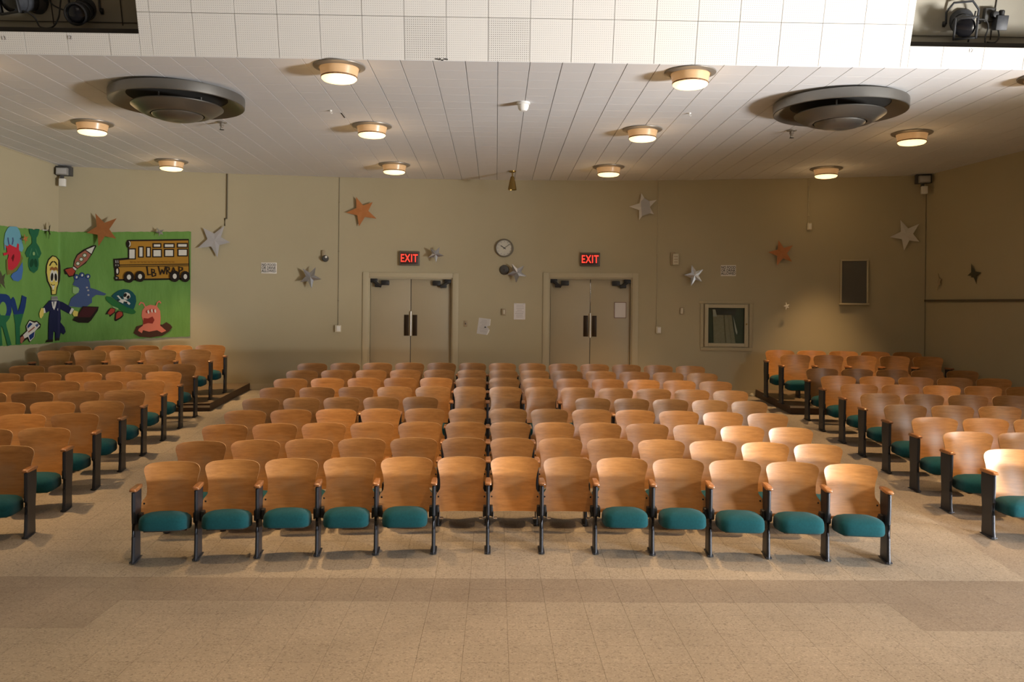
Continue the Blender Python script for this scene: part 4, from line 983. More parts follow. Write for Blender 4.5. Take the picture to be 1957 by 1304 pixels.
for r in range(5):
    y0, y1 = r * FT, (r + 1) * FT
    for c in range(-20, 22):
        x0 = -0.107 + c * FT
        x1 = x0 + FT
        raw = r == 0 and c in (-2, 0)
        spans = [(x0, x1, y0, y1)]
        for s in (SLOT_L, SLOT_R):
            out = []
            for a, b_, p, q in spans:
                if b_ <= s[0] or a >= s[1] or q <= SLOT_0 or p >= SLOT_1:
                    out.append((a, b_, p, q)); continue
                if a < s[0]: out.append((a, s[0], p, q))
                if b_ > s[1]: out.append((s[1], b_, p, q))
                m0, m1 = max(a, s[0]), min(b_, s[1])
                if p < SLOT_0: out.append((m0, m1, p, SLOT_0))
                if q > SLOT_1: out.append((m0, m1, SLOT_1, q))
            spans = out
        for a, b_, p, q in spans:
            if a > -8.6 and b_ < 9.2: ftile(a, p, b_, q, raw)
# the chipped plaster at the fascia's lower edge
bm = bmesh.new()
for k in range(9):
    add_box(bm, (-.63 + k * .0135 + random.uniform(-.003, .003), .012 + random.uniform(-.008, .008), .003), (.012, .011, .008), FM @ Matrix.Rotation(0, 4, 'Z'))
mesh_obj('plaster_chip', bm, M_INK, fascia)
for s in (SLOT_L, SLOT_R):
    bm = bmesh.new()
    D = -.55
    def fq(pts): quad(bm, [FM @ Vector(p) for p in pts])
    fq([(s[0], SLOT_0, D), (s[1], SLOT_0, D), (s[1], SLOT_1, D), (s[0], SLOT_1, D)])
    fq([(s[0], SLOT_0, -.014), (s[1], SLOT_0, -.014), (s[1], SLOT_0, D), (s[0], SLOT_0, D)])
    fq([(s[0], SLOT_1, -.014), (s[1], SLOT_1, -.014), (s[1], SLOT_1, D), (s[0], SLOT_1, D)])
    for x in s: fq([(x, SLOT_0, -.014), (x, SLOT_1, -.014), (x, SLOT_1, D), (x, SLOT_0, D)])
    slot = mesh_obj('lighting_slot', bm, M_SLOT, fascia)
    bm = bmesh.new()
    add_box(bm, ((s[0] + s[1]) / 2, SLOT_0 + .024, -.25), (s[1] - s[0] - .01, .046, .06), FM)
    mesh_obj('batten', bm, M_BATTEN, slot)
    bm = bmesh.new()
    add_box(bm, ((s[0] + s[1]) / 2, SLOT_0 + .115, D + .006), (s[1] - s[0] - .01, .007, .01), FM)
    for k in range(4): add_box(bm, (s[1] - .37 - k * .72 if s is SLOT_L else s[0] + 1.1 + k * .72, .6, D + .006), (.007, .6, .01), FM)
    mesh_obj('board_seam', bm, M_BATTEN, slot)
for (tx, x, y, m) in (('12', -4.281, .166, M_TYPE), ('13', -4.934, .151, M_TYPE), ('12', 4.798, .179, M_SLEEVE)):
    o = text_mesh('stencilled_number', tx, .052, m, fascia, extrude=.0008)
    o.matrix_local = FM @ Matrix.Translation((x, y, .003))

# baseboards
def base_strip(name, pts, mat=M_TRIM, h=.1, t=.012):
    b = bmesh.new()
    for (xa, ya), (xb, yb) in zip(pts, pts[1:]):
        d = Vector((xb - xa, yb - ya, 0)).normalized()
        n = Vector((d.y, -d.x, 0)) * t
        za, zb = floor_z(ya), floor_z(yb)
        P = [(xa, ya, za), (xb, yb, zb), (xb, yb, zb + h), (xa, ya, za + h)]
        Q = [(p[0] + n.x, p[1] + n.y, p[2]) for p in P]
        quad(b, Q); quad(b, [P[3], P[2], Q[2], Q[3]]); quad(b, [P[0], P[1], Q[1], Q[0]])
        quad(b, [P[0], P[3], Q[3], Q[0]]); quad(b, [P[1], P[2], Q[2], Q[1]])
    return tag(mesh_obj(name, b, mat), kind='structure')
def back_pts(a, b, n=10): return [(a + (b - a) * k / n, wall_y(a + (b - a) * k / n)) for k in range(n + 1)]
bb = base_strip('baseboard_back', back_pts(XL + .02, -2.5))
for nm, a, b in (('middle_length', -.70, .865), ('right_length', 2.65, XR - .02)):
    o = base_strip(nm, back_pts(a, b)); del o['kind']; o.parent = bb
base_strip('baseboard_left', [(XL, 2.0), (XL, SLOPE_Y), (XL, YL - .02)])
base_strip('baseboard_right', [(XR, YR - .02), (XRF, FASCIA_Y), (XRF, 6.2)])

# ceiling edge bead on the left and back walls
bm = bmesh.new()
add_tube(bm, [(XL + .008, FASCIA_Y, CEIL - .006), (XL + .008, YL, CEIL - .006)], .008, 6)
tag(mesh_obj('trim_1', bm, M_TRIM), kind='structure')
tube('trim_2', [(x, y - .004, CEIL - .004) for x, y in back_pts(XL + .02, XR - .02, 30)], .006, M_TRIM, n=6)['kind'] = 'structure'
# dark rail along the right wall
def right_pt(p, off=0.0):
    c, s_ = math.cos(math.atan(SPLAY)), math.sin(math.atan(SPLAY))
    d = p - XR
    return Vector((XR + d * s_ - off * c, YR - d * c - off * s_, 0))
a, b = right_pt(XR + .01), right_pt(XR + 6.0)
bm = bmesh.new()
for k in range(1):
    n = right_pt(XR, .02) - right_pt(XR)
    z0, z1 = 2.532, 2.44
    P = [(a.x, a.y, z0 - .018), (b.x, b.y, z1 - .018), (b.x, b.y, z1 + .018), (a.x, a.y, z0 + .018)]
    Q = [(p[0] + n.x, p[1] + n.y, p[2]) for p in P]
    quad(bm, Q); quad(bm, P)
    for i in range(4): quad(bm, [P[i], P[(i + 1) % 4], Q[(i + 1) % 4], Q[i]])
tag(mesh_obj('trim_3', bm, M_RAIL), kind='structure')

# ------------------------------------------------------------------ the back wall's frame: place things on it
def on_wall(x, z, off=0.0):
    s = wall_slope(x)
    n = Vector((s, -1, 0)).normalized()
    return Vector((x, wall_y(x), z)) + n * off, math.atan(s)
def wall_thing(name, key, label, cat, off=0.0, group=None, xz=None):
    x, z = xz if xz else ITEMS[key][:2]
    p, a = on_wall(x, z, off)
    return empty(name, p, (0, 0, a), label, cat, group)

# doors
for k, (x0, x1, zt) in enumerate(DOORS):
    p0, p1 = Vector((x0, wall_y(x0), 0)), Vector((x1, wall_y(x1), 0))
    mid, a = (p0 + p1) / 2, math.atan2(p1.y - p0.y, p1.x - p0.x)
    w = (p1 - p0).length
    zf = floor_z(mid.y) - .01
    door = empty('door_%d' % (k + 1), (mid.x, mid.y, zf), (0, 0, a), kind='structure')
    H = zt - zf
    bm = bmesh.new()
    for sx in (-1, 1): add_box(bm, (sx * (w / 2 + .055), -.008, H / 2 + .045), (.11, .03, H + .09), bevel=.004)
    add_box(bm, (0, -.008, H + .045), (w - .002, .03, .09), bevel=.004)
    for sx in (-1, 1): add_box(bm, (sx * (w / 2 - .012), .08, H / 2), (.024, .14, H))
    add_box(bm, (0, .08, H - .012), (w - .05, .14, .024))
    mesh_obj('door_frame', bm, M_TRIM, door, 40)
    lw = w / 2 - .03
    for sx in (-1, 1):
        leaf = box('door_leaf', (sx * (lw / 2 + .003), .10, H / 2 + .002), (lw - .006, .044, H - .05), M_DOOR, door, bevel=.003)
        zc = ITEMS['platL'][1] - zf if k == 0 else ITEMS['platR'][1] - zf
        box('push_plate', (sx * .079, .074, zc), (.088, .006, .394), material('push_plate_bronze', (0.035, 0.02, 0.008), 0.4, metal=.5) if (k, sx) == (0, -1) else bpy.data.materials['push_plate_bronze'], leaf, bevel=.002)
        # closer: body on the leaf, arm up to the frame
        bm = bmesh.new()
        add_box(bm, (sx * (w / 2 - .30), .05, H - .10), (.15, .07, .09), bevel=.012)
        add_box(bm, (sx * (w / 2 - .09), .05, H - .06), (.13, .06, .07), bevel=.01)
        add_box(bm, (sx * (w / 2 - .17), .03, H - .155), (.12, .06, .06), bevel=.012)
        add_tube(bm, [(sx * (w / 2 - .09), .03, H - .08), (sx * (w / 2 - .19), .02, H - .15), (sx * (w / 2 - .23), .02, H - .17)], .028)
        mesh_obj('door_closer', bm, M_BLACK, leaf, 40)
    bar = tube('pull_bar', [(0.003, .045, ITEMS['barL'][1] - zf - .23), (.003, .045, ITEMS['barL'][1] - zf + .23)], .013, M_BAR, door, n=12)
    if k == 1:
        box('meeting_strip', (0.0, .073, H - .27), (.012, .008, .36), M_STEEL, door, bevel=.002)
    box('door_light_block', (0, .24, H / 2), (w + .3, .02, H + .2), M_DKGREY, door)  # added unseen board, keeps outside light from leaking round the leaves
    box('door_gap_strip', (0, .079, H / 2 - .02), (.006, .004, H - .1), M_DKGREY, door)
    if k == 1:
        q = ITEMS['doorPaper']
        pp, aa = Vector((q[0], mid.y + .074 + (q[0] - mid.x) * math.tan(a), q[1])), a
        t = empty('door_notice', pp, (0, 0, aa), 'paper notice in a thin reddish frame on the right leaf of the right double door', 'notice')
        bm = bmesh.new()
        for sx in (-1, 1): add_box(bm, (sx * .107, -.006, 0), (.008, .01, .296))
        for sz in (-1, 1): add_box(bm, (0, -.006, sz * .144), (.206, .01, .008))
        mesh_obj('frame', bm, material('reddish_frame', (.17, .06, .04), .5), t)
        box('paper', (0, -.004, 0), (.206, .003, .28), M_PAPER, t)

# exit signs
for key, side in (('exitL', 'left'), ('exitR', 'right')):
    x, z, w, h = ITEMS[key]
    t = wall_thing('exit_sign', key, 'lit red EXIT sign in a dark housing above the %s double door' % side, 'sign', group='exit signs over the doors')
    bm = bmesh.new()
    add_box(bm, (0, -.01, 0), (w, .1, h), bevel=.008)
    mesh_obj('housing', bm, M_EXITBOX, t, 40)
    box('face', (0, -.064, 0), (w - .055, .012, h - .06), M_EXITFACE, t, bevel=.003)
    text_mesh('letters', 'EXIT', .205, M_EXIT, t, (-.006, -.072, -.004), sx=.70, bold=.003, extrude=.002, spacing=1.12)

# clock
t = wall_thing('wall_clock', 'clock', 'round white-faced clock in a dark rim between the two double doors', 'clock')
R90 = Matrix.Rotation(math.radians(90), 4, 'X')
lathe('rim', [(.145, .004), (.172, .0), (.172, .035), (.162, .05), (.148, .048), (.146, .02)], material('clock_rim', (.17, .15, .115), .4), t, 40, R90)
lathe('dial', [(0, .022), (.15, .022)], material('clock_dial', (.56, .54, .46), .3), t, 40, R90)
bm = bmesh.new()
for k in range(12):
    a = k * math.pi / 6
    add_box(bm, (0, 0, 0), (.010, .003, .024), Matrix.Translation((.122 * math.sin(a), -.024, .122 * math.cos(a))) @ Matrix.Rotation(a, 4, 'Y'))
mesh_obj('hour_marks', bm, M_TYPE, t)
for nm, a, l, w in (('hour_hand', math.radians(-56), .085, .013), ('minute_hand', math.radians(53), .125, .008)):
    bm = bmesh.new()
    add_box(bm, (0, 0, l / 2 - .016), (w, .003, l + .03), Matrix.Translation((0, -.03 if l > .1 else -.027, 0)) @ Matrix.Rotation(a, 4, 'Y'))
    mesh_obj(nm, bm, M_INK, t)
# round dark speaker grille under it
t = wall_thing('wall_bell', 'disc', 'round dark bell gong mounted under the wall clock', 'bell')
lathe('gong', [(.0, .045), (.05, .042), (.08, .03), (.0935, .008), (.094, 0)], M_DKGREY, t, 32, R90)
lathe('hub', [(0, .052), (.014, .05), (.016, .04)], M_BLACK, t, 16, R90)

# signs NO FOOD OR DRINK ALLOWED
for key, where in (('signL', 'left of the left double door'), ('signR', 'right of the right door')):
    x, z, w, h = ITEMS[key]
    t = wall_thing('notice_sign', key, 'white NO FOOD OR DRINK ALLOWED sign on the wall %s' % where, 'sign', group='food and drink signs')
    box('board', (0, -.004, 0), (w, .008, h), M_SIGN, t, bevel=.002)
    text_mesh('lettering', 'NO FOOD\nOR DRINK\nALLOWED', .068, M_INK, t, (0, -.009, 0), sx=.80, bold=.0012, extrude=.0006, line=.82)

# paper notices
def typed(t, w, h, rows, seed):
    rnd = random.Random(seed)
    bm = bmesh.new()
    for k in range(rows):
        l = w * rnd.uniform(.45, .8)
        add_box(bm, (rnd.uniform(-.05, .05) * w, -.0048, h / 2 - h * (k + 1) / (rows + 1.5)), (l, .0008, h * .022))
    mesh_obj('typing', bm, M_TYPE, t)
t = wall_thing('taped_notice', 'paperT', 'tilted paper notices in a glossy sleeve between the doors', 'notice')
t.rotation_euler[1] = math.radians(5)
bm = bmesh.new()
prism(bm, [(-.115, -.145), (.075, -.155), (.115, -.10), (.105, -.03), (.06, .0), (.11, .02), (.115, .15), (-.10, .155)], -.004, 0)
mesh_obj('sleeve', bm, M_SLEEVE, t)
typed(t, .19, .28, 9, 3)
box('hook', (.035, -.012, -.012), (.03, .02, .022), M_BLACK, t, bevel=.005)
bm = bmesh.new()
prism(bm, [(.085, -.155), (.112, -.10), (.122, -.05), (.105, -.05), (.07, -.15)], -.014, -.006)
prism(bm, [(.108, .02), (.122, .03), (.122, .15), (.11, .15)], -.014, -.006)
mesh_obj('curled_edge', bm, M_WHITE, t)
t = wall_thing('wall_notice', 'paper2', 'plain upright paper notice on the wall left of the right double door', 'notice')
box('paper', (0, -.002, 0), (.214, .004, .302), M_PAPER, t)
typed(t, .2, .3, 8, 5)
for sx in (-1, 1): box('tape', (sx * .08, -.005, .145), (.045, .001, .02), M_SLEEVE, t)

# small wall boxes
t = wall_thing('thermostat', 'therm', 'small brown wall thermostat under the bell, beside a notice', 'thermostat')
box('case', (0, -.018, 0), (.09, .036, .125), M_TAN, t, bevel=.01)
box('window', (0, -.0375, 0), (.03, .003, .075), M_CREAM, t, bevel=.001)
t = wall_thing('switch_plate', 'switch', 'tan light switch plate just right of the left double door', 'switch')
box('plate', (0, -.004, 0), (.072, .008, .115), M_TAN, t, bevel=.002)
box('toggle', (0, -.014, 0), (.014, .022, .03), M_DKGREY, t, bevel=.003)
t = wall_thing('wall_control', 'boxR', 'small tan wall box between the right door and the hose cabinet', 'control box')
box('case', (0, -.014, 0), (.062, .028, .125), M_TAN, t, bevel=.006)
box('cover', (0, -.030, 0), (.045, .006, .10), M_CREAM, t, bevel=.002)
t = wall_thing('alarm_horn', 'hornR', 'cream alarm sounder box on the wall right of the right EXIT sign', 'alarm')
box('back_box', (-.03, -.02, .01), (.08, .04, .24), M_TAN, t, bevel=.008)
box('case', (.02, -.05, 0), (.11, .05, .21), M_CREAM, t, bevel=.012)
for sz in (-.05, .0, .05): box('louvre', (.02, -.077, sz), (.07, .006, .012), M_TAN, t)
t = wall_thing('alarm_lamp', 'hornL', 'small dark wall fitting with a white lens, left of the left EXIT sign', 'alarm')
box('bracket', (-.03, -.02, .05), (.06, .04, .12), M_TAN, t, bevel=.008)
lathe('body', [(0, .0), (.055, .004), (.062, .05), (.045, .095), (0, .1)], M_DKGREY, t, 24, Matrix.Translation((.005, 0, -.045)) @ R90)
lathe('lens', [(0, .02), (.018, .015), (.024, .0)], M_WHITE, t, 16, Matrix.Translation((.02, -.09, -.02)) @ R90)

# conduits and outlet boxes
def conduit(name, x, z0, z1, r, mat, label, key=None, w=.11, h=.127):
    p, a = on_wall(x, z0)
    t = empty(name, p, (0, 0, a), label, 'conduit')
    tube('pipe', [(0, -r, 0), (0, -r, z1 - z0)], r, mat, t)
    for q in range(3):
        zz = (z1 - z0) * (q + .5) / 3
        box('strap', (0, -r, zz), (r * 4, r * 2.4, .02), mat, t, bevel=.002)
    if key:
        q = ITEMS[key]
        box('outlet_box', (q[0] - x, -.025, q[1] - z0), (w, .05, h), M_CREAM, t, bevel=.006)
        box('outlet_cover', (q[0] - x + w * .1, -.053, q[1] - z0), (w * .62, .006, h * .75), M_WHITE, t, bevel=.002)
conduit('wall_conduit', -2.935, 1.99, CEIL - .01, .006, M_PIPE, 'thin conduit down to an outlet box, left of the left double door', 'obL')
conduit('wall_conduit', 2.985, 2.02, CEIL - .01, .007, M_TRIM, 'painted conduit down to an outlet box, right of the right double door', 'obR', .09)
conduit('wall_conduit', 5.64, 3.93, CEIL - .01, .01, M_TRIM, 'short painted conduit ending high on the wall above the grey panel', 'ob2', .08)
p, a = on_wall(-4.935, 3.78)
t = empty('hanging_cord', p, (0, 0, a), 'dark cord hanging from the ceiling above the big silver star at left', 'cord')
tube('upper_length', [(0, -.012, .13), (0, -.012, CEIL - 3.79)], .012, M_CORD, t)
tube('lower_length', [(-.033, -.012, 0), (-.033, -.012, .14), (0, -.012, .145)], .010, M_CORD, t)

# hose cabinet
x, z, w, h = ITEMS['cab']
t = wall_thing('hose_cabinet', 'cab', 'recessed fire hose cabinet with a glass front, right of the doors', 'cabinet')
gx, gz, gw, gh = ITEMS['glass']
bm = bmesh.new()
add_box(bm, (0, -.012, h / 2 + .035), (w + .2, .024, .05), bevel=.003)
add_box(bm, (0, -.018, -h / 2 - .04), (w + .14, .036, .06), bevel=.003)
for sx in (-1, 1): add_box(bm, (sx * (w / 2 + .05), -.012, 0), (.06, .024, h + .02), bevel=.003)
mesh_obj('surround', bm, M_WALL, t, 40)
bm = bmesh.new()
fw = (w - gw) / 2
for sx in (-1, 1): add_box(bm, (sx * (w / 2 - fw / 2), -.03, 0), (fw, .04, h), bevel=.004)
for sz in (-1, 1): add_box(bm, (0, -.03, sz * (h / 2 - fw / 2)), (gw, .04, fw), bevel=.004)
door = mesh_obj('cabinet_door', bm, M_TRIM, t, 40)
lathe('knob', [(0, .035), (.014, .03), (.016, .018), (.008, .01), (.008, 0)], M_BRASS, door, 16, Matrix.Translation((w / 2 - .03, -.05, .03)) @ R90)
bm = bmesh.new()
quad(bm, [(-gw / 2, -.02, -gh / 2), (gw / 2, -.02, -gh / 2), (gw / 2, -.02, gh / 2), (-gw / 2, -.02, gh / 2)])
for s in (-1, 1):
    quad(bm, [(s * gw / 2, -.02, -gh / 2), (s * gw / 2, -.001, -gh / 2), (s * gw / 2, -.001, gh / 2), (s * gw / 2, -.02, gh / 2)])
bm.free()
box('back_panel', (0, -.003, 0), (gw, .004, gh), material('cabinet_inside', (.085, .10, .075), .6), t)
for s in (-1, 1):
    box('side_lining', (s * (gw / 2 - .004), -.02, 0), (.008, .03, gh), M_DKGREY, t)
box('rack_rail', (-.05, -.026, gh / 2 - .075), (.42, .03, .11), material('rack_iron', (.045, .035, .03), .5), t, bevel=.006)
bm = bmesh.new()
prism(bm, [(-.25, gh / 2 - .03), (-.20, gh / 2 - .03), (-.17, gh / 2 - .16), (-.24, gh / 2 - .16)], -.045, -.012)
mesh_obj('valve', bm, M_SLEEVE, t)
bm = bmesh.new()
top, bot = gh / 2 - .13, -gh / 2 + .005
for (a0, a1, b0, b1) in ((-.24, -.05, -.225, -.01), (-.045, .02, -.005, .09), (.025, .09, .095, .165)):
    prism(bm, [(a0, top), (a1, top), (b1, bot), (b0, bot)], -.040 - random.random() * .006, -.012)
mesh_obj('folded_hose', bm, M_HOSE, t)
bm = bmesh.new()
prism(bm, [(.12, top - .02), (.14, top - .08), (.20, -.12), (.19, -.17), (.16, -.1)], -.035, -.012)
mesh_obj('nozzle', bm, M_SLEEVE, t)
box('pane', (0, -.048, 0), (gw, .003, gh), M_GLASS, door)

# grey panel
x, z, w, h = ITEMS['panel']
t = wall_thing('speaker_panel', 'panel', 'tall dark grey speaker panel in a cream frame, right end of the back wall', 'panel')
bm = bmesh.new()
for sx in (-1, 1): add_box(bm, (sx * (w / 2 + .008), -.025, 0), (.03, .05, h), bevel=.003)
add_box(bm, (0, -.025, h / 2 + .01), (w + .046, .05, .03), bevel=.003)
add_box(bm, (0, -.035, -h / 2 - .015), (w + .07, .07, .035), bevel=.003)
mesh_obj('frame', bm, M_TRIM, t, 40)
box('grille', (0, -.02, 0), (w - .012, .03, h - .01), material('grille_cloth', (.105, .10, .09), .8, bump=(300, .3, ONE)), t)

# emergency lights in the rear corners
for key, key2, side, sgn in (('elL', 'elL2', 'left', 1), ('elR', 'elR2', 'right', -1)):
    q, q2 = ITEMS[key], ITEMS[key2]
    cx = (XL + .13) if sgn > 0 else (XR - .10)
    p = Vector((cx, wall_y(cx) - .16, q[1]))
    t = empty('emergency_light', p, (0, 0, math.radians(8 if sgn > 0 else -14)), 'grey emergency light unit in the %s rear corner under the ceiling' % side, 'light')
    box('lamp_head', (0, -.03, 0), (.19, .09, .125), M_GREY, t, bevel=.012)
    box('lamp_face', (0, -.078, 0), (.165, .01, .095), material('lamp_face_' + side, (.42, .41, .40), .3), t, bevel=.004)
    box('backplate', (0, .07, .02), (.26, .12, .16), M_DKGREY, t, bevel=.004)
    box('lower_box', (.03 * sgn * 0, -.01, q2[1] - q[1]), (.10, .09, .135), M_WHITE, t, bevel=.01)
    box('stem', (-.02, .03, -.09), (.05, .06, .16), M_DKGREY, t, bevel=.004)

# bell shaped brass pendant at the back
BX, BY = .262, 15.2
t = empty('brass_pendant', (BX, BY, CEIL), (0, 0, 0), 'small brass bell-shaped pendant hanging by the back wall over the clock', 'pendant')
lathe('mount', [(0, 0), (.065, 0), (.06, -.02), (.02, -.035), (0, -.035)], M_BRASS, t, 24)
lathe('stem', [(.011, -.03), (.011, -.09), (.022, -.095), (.022, -.115), (0, -.115)], M_BRASS, t, 12)
lathe('shade', [(.03, -.10), (.038, -.13), (.055, -.2), (.078, -.33), (.074, -.333), (.05, -.2), (.0, -.12)], M_BRASS, t, 32)

# floor bumpers beside the risers and plates behind them
for key, s in (('bumpL', 'left'), ('bumpR', 'right')):
    q = ITEMS[key]
    t = wall_thing('wall_bumper', key, 'small pale round bumper low on the back wall by the %s riser' % s, 'bumper')
    lathe('cup', [(0, .03), (.03, .028), (.042, .012), (.045, 0)], M_CREAM, t, 20, R90)
    lathe('pad', [(0, .04), (.015, .038), (.018, .028)], M_WHITE, t, 12, R90)
for x, z, s in ((-5.361, .80, 'left'), (5.432, .91, 'right')):
    p, a = on_wall(x, z)
    t = empty('outlet_plate', p, (0, 0, a), 'white outlet plate low on the back wall behind the %s riser seats' % s, 'outlet')
    box('plate', (0, -.004, 0), (.075, .008, .13), M_WHITE, t, bevel=.002)
    for sz in (-.03, .03): box('socket', (0, -.0095, sz), (.034, .003, .034), M_CREAM, t, bevel=.001)

# ------------------------------------------------------------------ ceiling fittings
WORDS = ['first', 'second', 'third', 'fourth', 'fifth', 'sixth', 'seventh', 'eighth', 'ninth', 'tenth', 'eleventh', 'twelfth', 'thirteenth']
def lamp_light(parent, loc):
    d = bpy.data.lights.new('lamp_beam', 'SPOT')
    d.energy, d.color, d.spot_size, d.spot_blend, d.shadow_soft_size = LAMP_POWER, LAMP_COLOR, math.radians(LAMP_CONE), 0.85, 0.10
    o = bpy.data.objects.new('lamp_beam', d)
    link(o, parent)
    o.location = loc
    g = bpy.data.lights.new('lamp_glow', 'POINT')         # the weak all-round light through the glass collar
    g.energy, g.color, g.shadow_soft_size = LAMP_GLOW, LAMP_COLOR, 0.16
    p = bpy.data.objects.new('lamp_glow', g)
    link(p, parent)
    p.location = (0, 0, loc[2] - .22)
    return o
lamp_spots = [(-1.651, 8.98, 'nearest row, left of middle'), (2.006, 9.0, 'nearest row, right of middle'), (5.76, 8.98, 'nearest row, at the right edge'), (-5.62, 8.96, None),
              (-5.503, 11.82, 'middle row, at the far left'), (-1.708, 11.74, 'middle row, left of middle'), (1.969, 11.73, 'middle row, right of middle'), (5.667, 11.72, 'middle row, at the far right'),
              (-5.499, 14.66, 'row by the back wall, at the far left'), (-1.755, 14.70, 'row by the back wall, left of middle'), (1.887, 14.65, 'row by the back wall, right of middle'), (5.566, 14.53, 'row by the back wall, at the far right')]
proto = None
for x, y, lab in lamp_spots:
    if lab is None:
        lab = 'nearest row, hidden behind the fascia at left'
    t = empty('ceiling_lamp', (x, y, CEIL), (0, 0, random.uniform(0, 6)), 'round amber ceiling lamp, ' + lab, 'lamp', 'round amber lamps on the low ceiling')
    if proto is None:
        fl = lathe('flange', [(.255, .002), (.268, -.004), (.266, -.014), (.245, -.024), (.215, -.03), (.19, -.012)], M_RIM, t, 40)
        gl = bmesh.new()
        prof = [(.20, -.022)]
        for k in range(7):
            z = -.03 - k * .012
            prof += [(.203 - k * .003, z), (.199 - k * .003, z - .006)]
        prof += [(.182, -.113)]
        add_lathe(gl, prof, 40)
        gl = mesh_obj('glass_collar', gl, M_AMBER, t, 60)
        rg = lathe('clamp_ring', [(.184, -.110), (.188, -.114), (.188, -.122), (.183, -.126)], M_RUST, t, 40)
        le = lathe('lens', [(.183, -.122), (.181, -.135), (.165, -.150), (.13, -.158), (.07, -.163), (0, -.165)], M_LENS, t, 40)
        proto = (fl, gl, rg, le)
        proto_mesh = [o.data for o in proto]
    else:
        for nm, me in zip(('flange', 'glass_collar', 'clamp_ring', 'lens'), proto_mesh): inst(nm, me, t)
    lamp_light(t, (0, 0, -.19))
# the same lamps on the high ceiling ahead of the fascia, out of the picture
for x, y in ((-1.7, 5.6), (2.0, 5.6), (5.6, 5.6), (0.4, 2.6)):
    d = bpy.data.lights.new('stage_front_lamp', 'SPOT')
    d.energy, d.color, d.spot_size, d.spot_blend, d.shadow_soft_size = LAMP_POWER * 0.74, LAMP_COLOR, math.radians(88), 0.8, 0.10
    o = bpy.data.objects.new('stage_front_lamp', d)
    link(o)
    o.location = (x, y, HIGH - .05)

def diffuser(x, y, lab):
    t = empty('ceiling_diffuser', (x, y, CEIL), (0, 0, 0), lab, 'air diffuser', 'round air diffusers on the ceiling')
    lathe('collar', [(.60, 0), (.60, -.035)], M_GAP, t, 48)
    lathe('outer_ring', [(.60, -.028), (.73, -.022), (.752, -.03), (.755, -.05), (.752, -.135), (.745, -.142), (.735, -.138), (.70, -.12), (.62, -.075), (.56, -.05)], M_ALU, t, 64)
    lathe('throat', [(.60, -.045), (.0, -.05)], M_GAP, t, 48)
    lathe('middle_ring', [(.30, -.17), (.42, -.165), (.50, -.155), (.512, -.162), (.512, -.172), (.475, -.20), (.42, -.235), (.36, -.262), (.335, -.268), (.30, -.26)], M_ALU, t, 64)
    lathe('middle_throat', [(.40, -.18), (0, -.19)], M_GAP, t, 32)
    lathe('center_cone', [(.0, -.25), (.22, -.245), (.278, -.252), (.287, -.262), (.278, -.276), (.22, -.305), (.14, -.325), (.05, -.328), (0, -.32)], M_ALU, t, 48)
    for k in range(3):
        a = k * 2.1
        tube('strut', [(.27 * math.cos(a), .27 * math.sin(a), -.25), (.27 * math.cos(a), .27 * math.sin(a), -.03)], .012, M_ALU, t, 8)
diffuser(-3.749, 10.17, 'large round metal air diffuser on the left half of the ceiling')
diffuser(4.015, 10.08, 'large round metal air diffuser on the right half of the ceiling')

t = empty('smoke_detector', (.30, 10.37, CEIL), (0, 0, 0), 'white domed detector near the middle of the ceiling', 'detector')
lathe('base', [(.08, 0), (.082, -.022), (.066, -.027)], M_WHITE, t, 28)
lathe('dome', [(.066, -.025), (.068, -.045), (.06, -.078), (.04, -.102), (0, -.112)], M_WHITE, t, 28)
for x, y, s in ((-3.703, 11.65, 'left'), (3.99, 11.66, 'right')):
    t = empty('sprinkler_head', (x, y, CEIL), (0, 0, 0), 'small dark sprinkler head on the ceiling behind the %s air diffuser' % s, 'sprinkler')
    lathe('escutcheon', [(0, -.004), (.07, -.002), (.065, -.012), (.03, -.02), (0, -.02)], M_RIM, t, 24)
    lathe('body', [(.026, -.018), (.03, -.05), (.022, -.06), (.022, -.075), (0, -.075)], M_RIM, t, 16)
    lathe('deflector', [(0, -.10), (.03, -.102), (.03, -.108), (0, -.108)], M_DKGREY, t, 16)
    tube('yoke', [(-.015, 0, -.07), (-.02, 0, -.09), (0, 0, -.106)], .005, M_DKGREY, t, 6)
for x, y, s in ((2.398, 10.774, 'right of the middle'), (-2.109, 10.911, 'left of the middle')):
    t = empty('ceiling_hook', (x, y, CEIL), (0, 0, 0), 'tiny white hook in the ceiling, %s' % s, 'hook')
    lathe('plug', [(0, 0), (.018, 0), (.016, -.015), (0, -.018)], M_WHITE, t, 12)
    tube('hook_wire', [(0, 0, -.012), (.0, 0, -.03), (.012, 0, -.042), (.022, 0, -.03)], .004, M_WHITE, t, 6)
# the open slit beside a tile joint
box('joint_gap', (-2.0, 11.17, CEIL + .0005), (.018, .27, .004), M_INK, ceiling)

